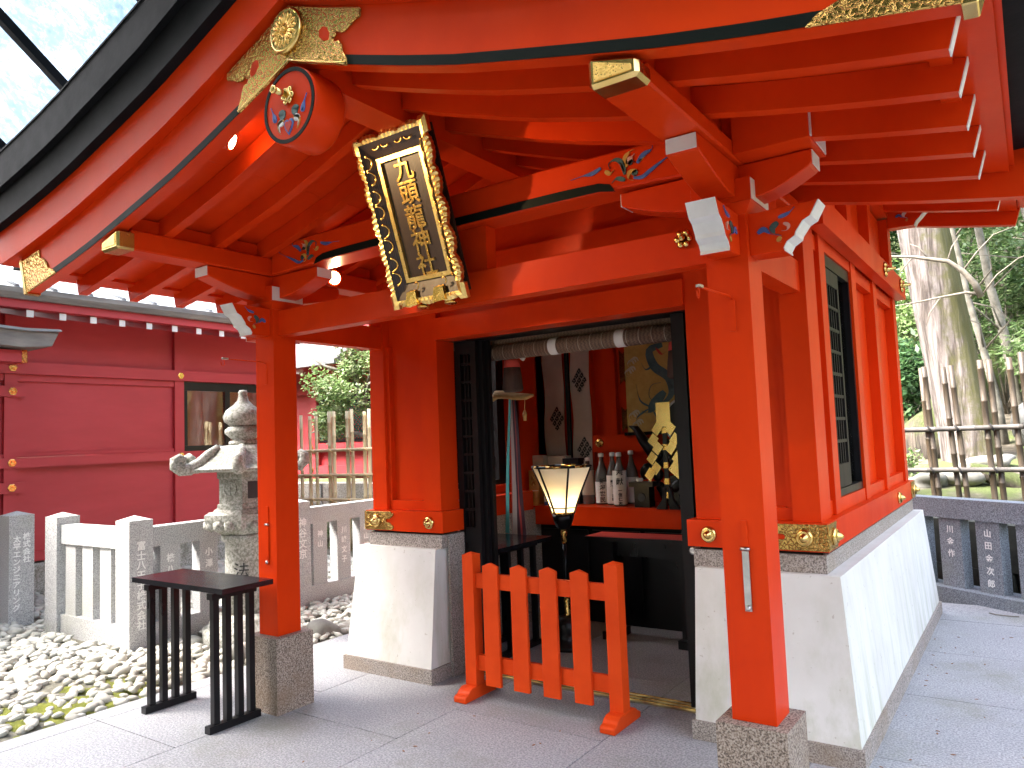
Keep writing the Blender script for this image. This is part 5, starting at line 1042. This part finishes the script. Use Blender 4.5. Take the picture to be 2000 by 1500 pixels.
# rolled bamboo blinds with white straps, tassels
BL = thing('bamboo_blind', 'rolled bamboo blind with two white straps hung in the doorway', 'blind', (0, 4.27, 2.16))
sg = B(); sg.box(-.70, .715, 4.285, 4.295, 2.17, 2.30, 0); sg.tube([(-.70, 4.27, 2.155), (.715, 4.27, 2.155)], .055, 24); sg.done('rolled_slats', 'blind_wood', BL)
for x in np.arange(-.65, .70, .085): B().lathe([(.0556, 0), (.0558, .003)], (x, 4.27, 2.155), 20, 'x').done('binding_thread', 'cardboard', BL)
for x in (-.20, .29): B().lathe([(.0562, 0), (.0572, .002), (.0572, .06), (.0562, .062)], (x, 4.27, 2.155), 24, 'x').done('white_strap', 'paper_white', BL)
for x, lab in ((-.58, 'dark brown tassel with red crown beside the coloured streamers'), (.655, 'dark brown tassel with red crown over the dragon hanging')):
    T = thing('tassel', lab, 'tassel', (x, 4.35, 2.12)); B().lathe([(.02, .0), (.055, -.03), (.06, -.08)], (x, 4.35, 2.13), 16).done('red_crown', 'cloth_red', T); B().lathe([(.06, -.0801), (.068, -.15), (.075, -.235), (.06, -.25)], (x, 4.35, 2.13), 16).done('fringe', 'tassel_brown', T); B().tube([(x, 4.35, 2.13), (x, 4.32, 2.2)], .006, 6).done('cord', 'cloth_purple', T)
    B().blob((x+.10, 4.34, 2.115), .025, .02, .025, 3, 2, .3).done('knot', 'ivory', T)
IB = thing('inner_blind', 'rolled blind lowered at the side window inside', 'blind', (-1.2, 5.25, 2.2)); B().tube([(-1.32, 4.35, 2.30), (-1.32, 5.2, 2.30)], .04, 16).done('rolled_slats', 'blind_wood', IB); box('hanging_slats', 'blind_wood', IB, -1.33, -1.32, 4.38, 5.16, 2.30, 2.5, bev=0)
# ================================================================== RIGHT: blue-grey stone fence
RF = thing('stone_fence', 'blue grey granite fence with white carved names behind the shrine wall', 'fence', (2.0, 7.5, 0))
rd = Vector((.817, -.576, 0)); rn_ = Vector((-.576, -.817, 0)); r0 = Vector((1.62, 7.79, 0))
RM = Matrix(((rd.x, -rn_.x, 0, r0.x), (rd.y, -rn_.y, 0, r0.y), (0, 0, 1, 0), (0, 0, 0, 1)))    # local x along, y into the fence
B().box(-1.2, 3.6, .03, .20, .700, .872, .006, RM).done('top_rail', 'granite_blue', RF); B().box(-1.2, 3.6, -.03, .24, -.2, .095, .006, RM).done('bottom_rail', 'granite_blue', RF)
NR = ['川金作', '山田金次郎', '国人力作', '佐藤文一', '小林', '中島', '大森']
for k in range(13):
    x = -1.1+k*.36; o = B().box(x, x+.215, .05, .155, .0955, .6995, .005, RM).done('baluster', 'granite_blue', RF)
    if k >= 3: put_text(NR[(k-3) % 7], 'carved_white', o, frame_m(RM @ Vector((x+.107, .0495, .60)), rd, (0, 0, 1)), .105, .07, .003, bold=.001)
RW = thing('retaining_wall', 'mossy retaining wall coloured dark for shade behind the blue grey stone fence', 'wall', (2.1, 7.9, 0))  # near-black stone colour stands in for the shadow between the balusters
for r in range(2):
    x = -1.4+.15*r
    while x < 3.8:
        w = random.uniform(.3, .5); B().box(x, x+w-.01, .42+random.uniform(-.02, .02), .75, -.2+.42*r, .21+.42*r, .03, RM).done('stone', 'shade_dark_stone', RW); x += w
# ------------------------------------------------------------------ dark bamboo fence on the bank
BD = thing('bamboo_fence', 'dark weathered bamboo fence on the bank behind the blue grey stones', 'fence', (2.0, 9.5, .5))
for x, zt in ((.62, 2.12), (.70, 2.10), (.98, 2.14), (1.08, 2.10), (1.40, 2.15), (1.455, 2.16), (1.645, 2.17), (1.72, 2.18), (1.96, 2.20), (2.04, 2.21), (2.235, 2.22), (2.335, 2.245), (2.60, 2.25), (2.68, 2.22), (2.95, 2.25), (3.3, 2.26), (3.38, 2.24), (3.7, 2.27)):
    cane(BD, (x+.06, 9.5+random.uniform(-.015, .015), .25), (x+random.uniform(-.02, .02), 9.5, zt+random.uniform(-.02, .02)), random.uniform(.026, .036), 'bamboo_dark', .38)
for z in (1.48, 1.035): cane(BD, (.3, 9.455, z), (4.2, 9.455, z-.01), .028, 'bamboo_grey', .36, 'rail_cane')
for x in (1.44, 1.70, 2.02, 2.31, 2.66):
    for z in (1.48, 1.03): B().tube([(x+.0, 9.42, z+.035), (x+.02, 9.415, z), (x+.03, 9.42, z-.035)], .012, 6).done('rope_tie', 'rope_black', BD)
# ------------------------------------------------------------------ foliage tools
def leaf_mesh(centers, n, sig, ln, wd, seed, droop=.25, name='foliage'):
    g = np.random.default_rng(seed); c = np.asarray(centers, float); k = g.integers(0, len(c), n)
    s_ = np.asarray(sig, float); s_ = np.broadcast_to(s_, (len(c), 3))[k] if s_.ndim < 2 else s_[k]
    dirs = g.normal(size=(n, 3)); dirs /= np.linalg.norm(dirs, axis=1)[:, None]; p = c[k]+dirs*s_*(g.uniform(.35, 1, (n, 1))**.6)
    a = g.normal(size=(n, 3)); a[:, 2] = a[:, 2]*.5-droop; a /= np.linalg.norm(a, axis=1)[:, None]
    up = np.tile((0, 0, 1.), (n, 1))+g.normal(size=(n, 3))*.5; b = np.cross(a, up); b /= np.linalg.norm(b, axis=1)[:, None]+1e-9
    L_ = ln*g.uniform(.6, 1.3, (n, 1)); W_ = wd*g.uniform(.7, 1.2, (n, 1)); nn = np.cross(a, b)*W_*.25
    V4 = np.stack([p, p+a*L_*.5+b*W_*.5+nn, p+a*L_, p+a*L_*.5-b*W_*.5+nn], 1).reshape(-1, 3)
    me = bpy.data.meshes.new(name); me.vertices.add(4*n); me.vertices.foreach_set('co', V4.ravel()); me.loops.add(4*n); me.loops.foreach_set('vertex_index', np.arange(4*n)); me.polygons.add(n); me.polygons.foreach_set('loop_start', np.arange(0, 4*n, 4)); me.polygons.foreach_set('loop_total', np.full(n, 4)); me.update(); me.validate(); return me
def clumps(c, rx, ry, rz, n, seed):
    g = np.random.default_rng(seed); d = g.normal(size=(n, 3)); d /= np.linalg.norm(d, axis=1)[:, None]; return np.array(c)+d*np.array((rx, ry, rz))*(g.uniform(.15, 1, (n, 1))**.5)
def shrub(x, y, r, h, n, mat, label, group, seed, ln=.13, wd=.045, stems=5):
    z = hill(x, y); T = thing('shrub', label, 'shrub', (x, y, z), group); cs = clumps((x, y, z+h*.6), r*.8, r*.8, h*.42, 16, seed)
    link('foliage', leaf_mesh(cs, n, r*.42, ln, wd, seed), mat, T); b = B()
    for k in range(stems): e = cs[k]; b.tube([(x+random.uniform(-.1, .1), y+random.uniform(-.1, .1), z-.1), ((x+e[0])/2, (y+e[1])/2, z+(e[2]-z)*.6), tuple(e)], [.022, .014, .005], 5)
    b.done('stems', 'twig', T)
# big cedar trunk with bare branches
CT = thing('cedar_tree', 'large leaning cedar trunk with pale bark and mossy flank on the bank', 'tree', (1.66, 12, .8))
def trunk(path, rs, n, seed, amp=.06):
    b = B(); b.tube(path, rs, n); g = np.random.default_rng(seed); ph = g.uniform(0, 6.28, 6)
    cs = [Vector(p) for p in path]
    for v in b.bm.verts:
        c = min(cs, key=lambda q: abs(q.z-v.co.z)); d = Vector((v.co.x-c.x, v.co.y-c.y, 0)); a = math.atan2(d.y, d.x)
        v.co += d*(amp*(math.sin(5*a+ph[0])+.6*math.sin(9*a+ph[1]+.3*v.co.z)+.5*math.sin(14*a+ph[2])+.25*math.sin(23*a+ph[3])))
    return b
zs = np.linspace(.4, 13, 40); trunk([(1.70-.115*(z-.9), 12, z) for z in zs], [.30+.02*(z < 6)+.18*math.exp(-(z-.4)/.45)-.012*max(0, z-4) for z in zs], 40, 4, .035).done('trunk', 'cedar_bark', CT)
def br(pts, r0_, r1_, parent, mat='twig', name='branch'): 
    n = len(pts); return B().tube(pts, [r0_+(r1_-r0_)*i/(n-1) for i in range(n)], 7).done(name, mat, parent)
br([(1.95, 11.62, 3.18), (1.90, 11.55, 3.35), (1.78, 11.5, 3.53), (1.62, 11.45, 3.68), (1.40, 11.4, 3.74), (1.22, 11.4, 3.80), (1.0, 11.4, 3.84), (.8, 11.4, 3.9)], .045, .012, CT); br([(1.97, 11.62, 3.2), (1.8, 11.55, 3.25), (1.5, 11.5, 3.22), (1.2, 11.45, 3.18), (.9, 11.4, 3.16)], .022, .006, CT)
for pts in ([(1.62, 11.45, 3.68), (1.68, 11.45, 3.86), (1.78, 11.45, 4.0)], [(1.22, 11.4, 3.8), (1.05, 11.4, 3.6)], [(1.5, 11.5, 3.22), (1.36, 11.5, 3.02), (1.3, 11.5, 2.85)], [(1.78, 11.5, 3.53), (1.95, 11.5, 3.75), (2.15, 11.5, 3.95), (2.4, 11.5, 4.02)], [(1.4, 11.4, 3.74), (1.3, 11.4, 3.92), (1.2, 11.4, 3.98)], [(1.97, 11.6, 3.2), (2.15, 11.5, 3.42), (2.4, 11.5, 3.6), (2.8, 11.5, 3.7)]): br(pts, .012, .004, CT)
link('crown', leaf_mesh(clumps((.6, 12, 11.5), 2.6, 2.6, 3.2, 30, 9), 5000, .9, .34, .14, 9), 'leaf_dark', CT)
# thin lichen-spotted trees
for i, (path, r, lab) in enumerate((([(2.28, 14, .9), (2.22, 14, 1.9), (2.12, 14, 2.9), (2.0, 14, 3.6), (1.9, 14, 4.6), (1.7, 14, 6.0), (1.5, 14, 8)], .085, 'slender lichen-spotted tree beyond the cedar trunk'), ([(2.05, 13.4, .9), (1.98, 13.4, 1.8), (1.86, 13.4, 2.6), (1.72, 13.4, 3.4), (1.6, 13.4, 4.4), (1.3, 13.4, 6)], .065, 'thin grey tree leaning behind the cedar trunk'), ([(3.0, 13.0, .9), (2.9, 13, 2.2), (2.75, 13, 3.4), (2.5, 13, 4.6), (2.2, 13, 6)], .07, 'thin pale tree with leafy twigs at the end of the bank'))):
    T = thing('slender_tree', lab, 'tree', path[0], 'slender trees on the forest bank'); br(path, r, r*.5, T, 'lichen_bark', 'trunk'); top = path[-1]
    for k in range(4): q = path[2+k % 3]; br([q, (q[0]+random.uniform(-.5, .5), q[1]-.2, q[2]+.4), (q[0]+random.uniform(-.9, .9), q[1]-.4, q[2]+.7)], .018, .005, T)
    link('crown', leaf_mesh(clumps(top, 1.0, 1.0, .9, 10, 60+i), 1500, .45, .15, .06, 60+i), 'leaf_bright', T)
# mossy log and boulders
LG = tag(B().tube([(1.75, 10.3, 1.02), (1.95, 10.35, .93), (2.2, 10.4, .80), (2.5, 10.4, .70)], [.05, .11, .13, .12], 12).done('fallen_log', 'mossy_bark'), 'mossy fallen log lying on the bank below the cedar', 'log')
for i, (x, y, rx, ry, rz, lab) in enumerate(((1.62, 10.35, .28, .2, .15, 'pale boulder below the cedar trunk on the bank'), (1.30, 10.2, .25, .2, .12, 'low flat boulder left of the pale one on the bank'), (1.22, 12.6, .35, .3, .55, 'tall mossy boulder behind the foot of the cedar'), (1.95, 11.3, .30, .2, .12, 'flat grey boulder at the cedar roots'), (2.55, 12.9, .4, .3, .5, 'grey boulder beside the slender tree'), (2.75, 10.6, .25, .2, .15, 'small boulder at the end of the fallen log'))):
    o = B().blob((x, y, hill(x, y)+rz*.45), rx, ry, rz, 70+i, 3, .35).done('boulder', 'rock' if i != 2 else 'mossy_bark'); tag(o, lab, 'boulder')
SB = 'leafy shrub in the green thicket on the forest bank'
k = 0
for y, xs, r, h in ((13.8, (-.6, .45, 2.9, 4.2), .8, 1.7), (15.4, (-.2, 1.0, 2.2, 3.4, 4.8), 1.15, 3.0), (17.5, (-.6, .9, 2.4, 3.9, 5.6), 1.5, 4.6), (20, (-1.2, 1.0, 3.2, 5.6), 2.1, 6.5)):
    for x in xs:
        shrub(x+random.uniform(-.2, .2), y+random.uniform(-.3, .3), r, h, int(2600*min(1.6, r)), ('leaf_bamboo', 'leaf_dark', 'leaf_bright')[k % 3] if y < 19 else 'leaf_dark', SB, 'shrubs in the forest thicket', 200+k, .17+.04*(y > 16), .045+.02*(k % 2)); k += 1
for x, y in ((1.05, 11.0), (2.5, 11.6), (2.9, 10.9)): shrub(x, y, .22, .3, 260, 'leaf_bright', 'small leafy seedling on the bank near the fallen log', 'seedlings on the bank', int(300+x*10), .07, .035, 3)
# far forest mass; clumps left-front and behind the camera added to darken reflections
fc = [(x+random.uniform(-2, 2), y+random.uniform(-2, 2), hill(x, y)+random.uniform(2, 7)) for x in np.arange(-30, 34, 3.6) for y in (26, 33)] + [(-26+random.uniform(-3, 3), y, 3+random.uniform(0, 6)) for y in range(2, 30, 4)] + [(x+random.uniform(-1.5, 1.5), y, random.uniform(1.5, 8)) for x, y in [(-13-2*i, -3-2.2*i) for i in range(7)]*3+[(-14+3.6*i, -17) for i in range(11)]*2]
o = tag(link('far_forest', leaf_mesh(fc, 34000, (2.8, 2.2, 3.2), .55, .25, 77), 'leaf_dark'), 'dense evergreen forest behind the shrine precinct, plus unseen clumps added to darken reflections', 'forest'); o['kind'] = 'stuff'
# leafy tree past the left porch pillar
LTt = thing('leafy_tree', 'bright leafy tree over the pale bamboo fence past the pillar', 'tree', (-7.4, 9.6, .6)); tb = (-7.6, 9.7)
br([(-7.3, 9.7, .5), (-7.35, 9.7, 1.4), (-7.5, 9.6, 2.2), (-7.7, 9.6, 3.2), (-7.8, 9.6, 4.2)], .09, .04, LTt, 'lichen_bark', 'trunk')
for pts in ([(-7.5, 9.6, 2.1), (-7.1, 9.4, 2.6), (-6.6, 9.2, 2.7), (-6.2, 9.1, 2.5)], [(-7.6, 9.6, 2.8), (-8.1, 9.3, 3.0), (-8.6, 9.2, 3.3)], [(-7.4, 9.6, 1.7), (-7.9, 9.3, 1.9), (-8.4, 9.2, 1.8)], [(-7.5, 9.6, 2.4), (-6.9, 9.5, 3.2), (-6.4, 9.4, 3.6)]): br(pts, .04, .012, LTt, 'lichen_bark')
link('crown', leaf_mesh(np.vstack([clumps((-7.3, 9.4, 2.75), 1.15, .5, .55, 16, 31), clumps((-7.5, 9.5, 3.7), 1.4, .7, .5, 12, 32), clumps((-7.9, 9.3, 1.95), .6, .3, .25, 6, 33)]), 7500, .3, .085, .05, 33), 'leaf_bright', LTt)
for x, y in ((-6.9, 8.25), (-6.4, 8.3), (-5.9, 8.25)): shrub(x, y, .22, .75, 380, 'leaf_bright', 'low green shrub at the foot of the pale bamboo fence', 'shrubs along the pale bamboo fence', int(500+x*10), .06, .035, 3)
# ================================================================== glazed canopy (upper left)
GC = thing('glass_canopy', 'sloping glazed canopy with black steel bars above the hall roof', 'canopy', (-6, 2.2, 0)); tsl = .54/.67
def cz(y, d=0): return 5.54-tsl*(y-2.83)+d
B().hexa([(-6.75, 1.9, cz(1.9, .06)), (-1.9, 1.9, cz(1.9, .06)), (-1.9, 4.35, cz(4.35, .06)), (-6.75, 4.35, cz(4.35, .06)), (-6.75, 1.9, cz(1.9, .07)), (-1.9, 1.9, cz(1.9, .07)), (-1.9, 4.35, cz(4.35, .07)), (-6.75, 4.35, cz(4.35, .07))]).done('glass_sheet', 'canopy_sheet', GC)
for x in (-6.72, -5.0, -3.28): B().hexa([(x-.04, .2, cz(.2, -.06)), (x+.04, .2, cz(.2, -.06)), (x+.04, 4.35, cz(4.35, -.06)), (x-.04, 4.35, cz(4.35, -.06)), (x-.04, .2, cz(.2, .055)), (x+.04, .2, cz(.2, .055)), (x+.04, 4.35, cz(4.35, .055)), (x-.04, 4.35, cz(4.35, .055))]).done('steel_bar', 'roof_black', GC)
for y in (.25, 2.0): box('cross_bar', 'roof_black', GC, -6.8, -1.9, y-.04, y+.04, cz(y, -.18), cz(y, -.061), bev=.003)
for x in (-6.72, -3.28): box('steel_post', 'roof_black', GC, x-.05, x+.05, .2, .3, -.1, cz(.25, -.181), bev=.004)
# ================================================================== unseen cedars added behind the viewer, crowns placed to shade the porch front
def cedar(x, y, z0, h, r, label, seed, n=4200):
    T = thing('cedar_tree', label, 'tree', (x, y, hill(x, y)), 'added out-of-view cedars shading the shrine front'); zz = np.linspace(hill(x, y)-.2, h, 14); trunk([(x, y, z) for z in zz], [.34*(1-.8*i/13) for i in range(14)], 14, seed, .03).done('trunk', 'cedar_bark', T)
    cs = np.vstack([clumps((x, y, z), r*(1-.75*(z-z0)/(h-z0)), r*(1-.75*(z-z0)/(h-z0)), .5, 7, seed+int(z*3)) for z in np.arange(z0, h, .9)]); link('crown', leaf_mesh(cs, n, .75, .42, .2, seed), 'leaf_dark', T)
CL = 'tall cedar added out of view to shade the shrine front'
for i, (x, y, z0, h, r) in enumerate(((-3.5, -2.3, 5.4, 15, 3.1), (-5.6, -1.9, 6.6, 15, 2.4), (-.4, -2.9, 5.0, 14, 2.9), (2.9, -3.0, 4.8, 14, 2.9), (-2.4, -5.4, 4.4, 13, 3.2), (1.2, -5.2, 4.2, 13, 3.3), (4.8, -4.6, 4.4, 13, 3.3), (1.6, -10, 3.6, 16, 3.8))): cedar(x, y, z0, h, r, CL, 800+i)
# ================================================================== small litter on the pavement
for i in range(46):
    x, y = (random.uniform(1.72, 2.5), random.uniform(3.6, 6.6)) if i < 34 else (random.uniform(-.9, 1.2), random.uniform(2.4, 3.6))
    if i < 20: x = 1.70+abs(random.gauss(0, .12))
    a = random.uniform(0, 6.28); l = random.uniform(.006, .013); o = B().hexa([(x+l*math.cos(a+q)*f, y+l*math.sin(a+q)*f, .0006+hh) for hh in (0, .002) for q, f in ((0, 1), (1.5, .4), (3.14, 1), (4.6, .4))]).done('fallen_leaf', 'dry_leaf')
    tag(o, 'tiny dry brown leaf fragment on the stone pavement', 'leaf', 'dry leaf fragments on the pavement')
tag(B().tube([(2.0, 7.25, .004), (2.06, 7.2, .006), (2.14, 7.19, .006), (2.2, 7.2, .005)], .004, 5).done('fallen_twig', 'twig'), 'thin fallen twig on the path by the blue grey fence', 'twig')
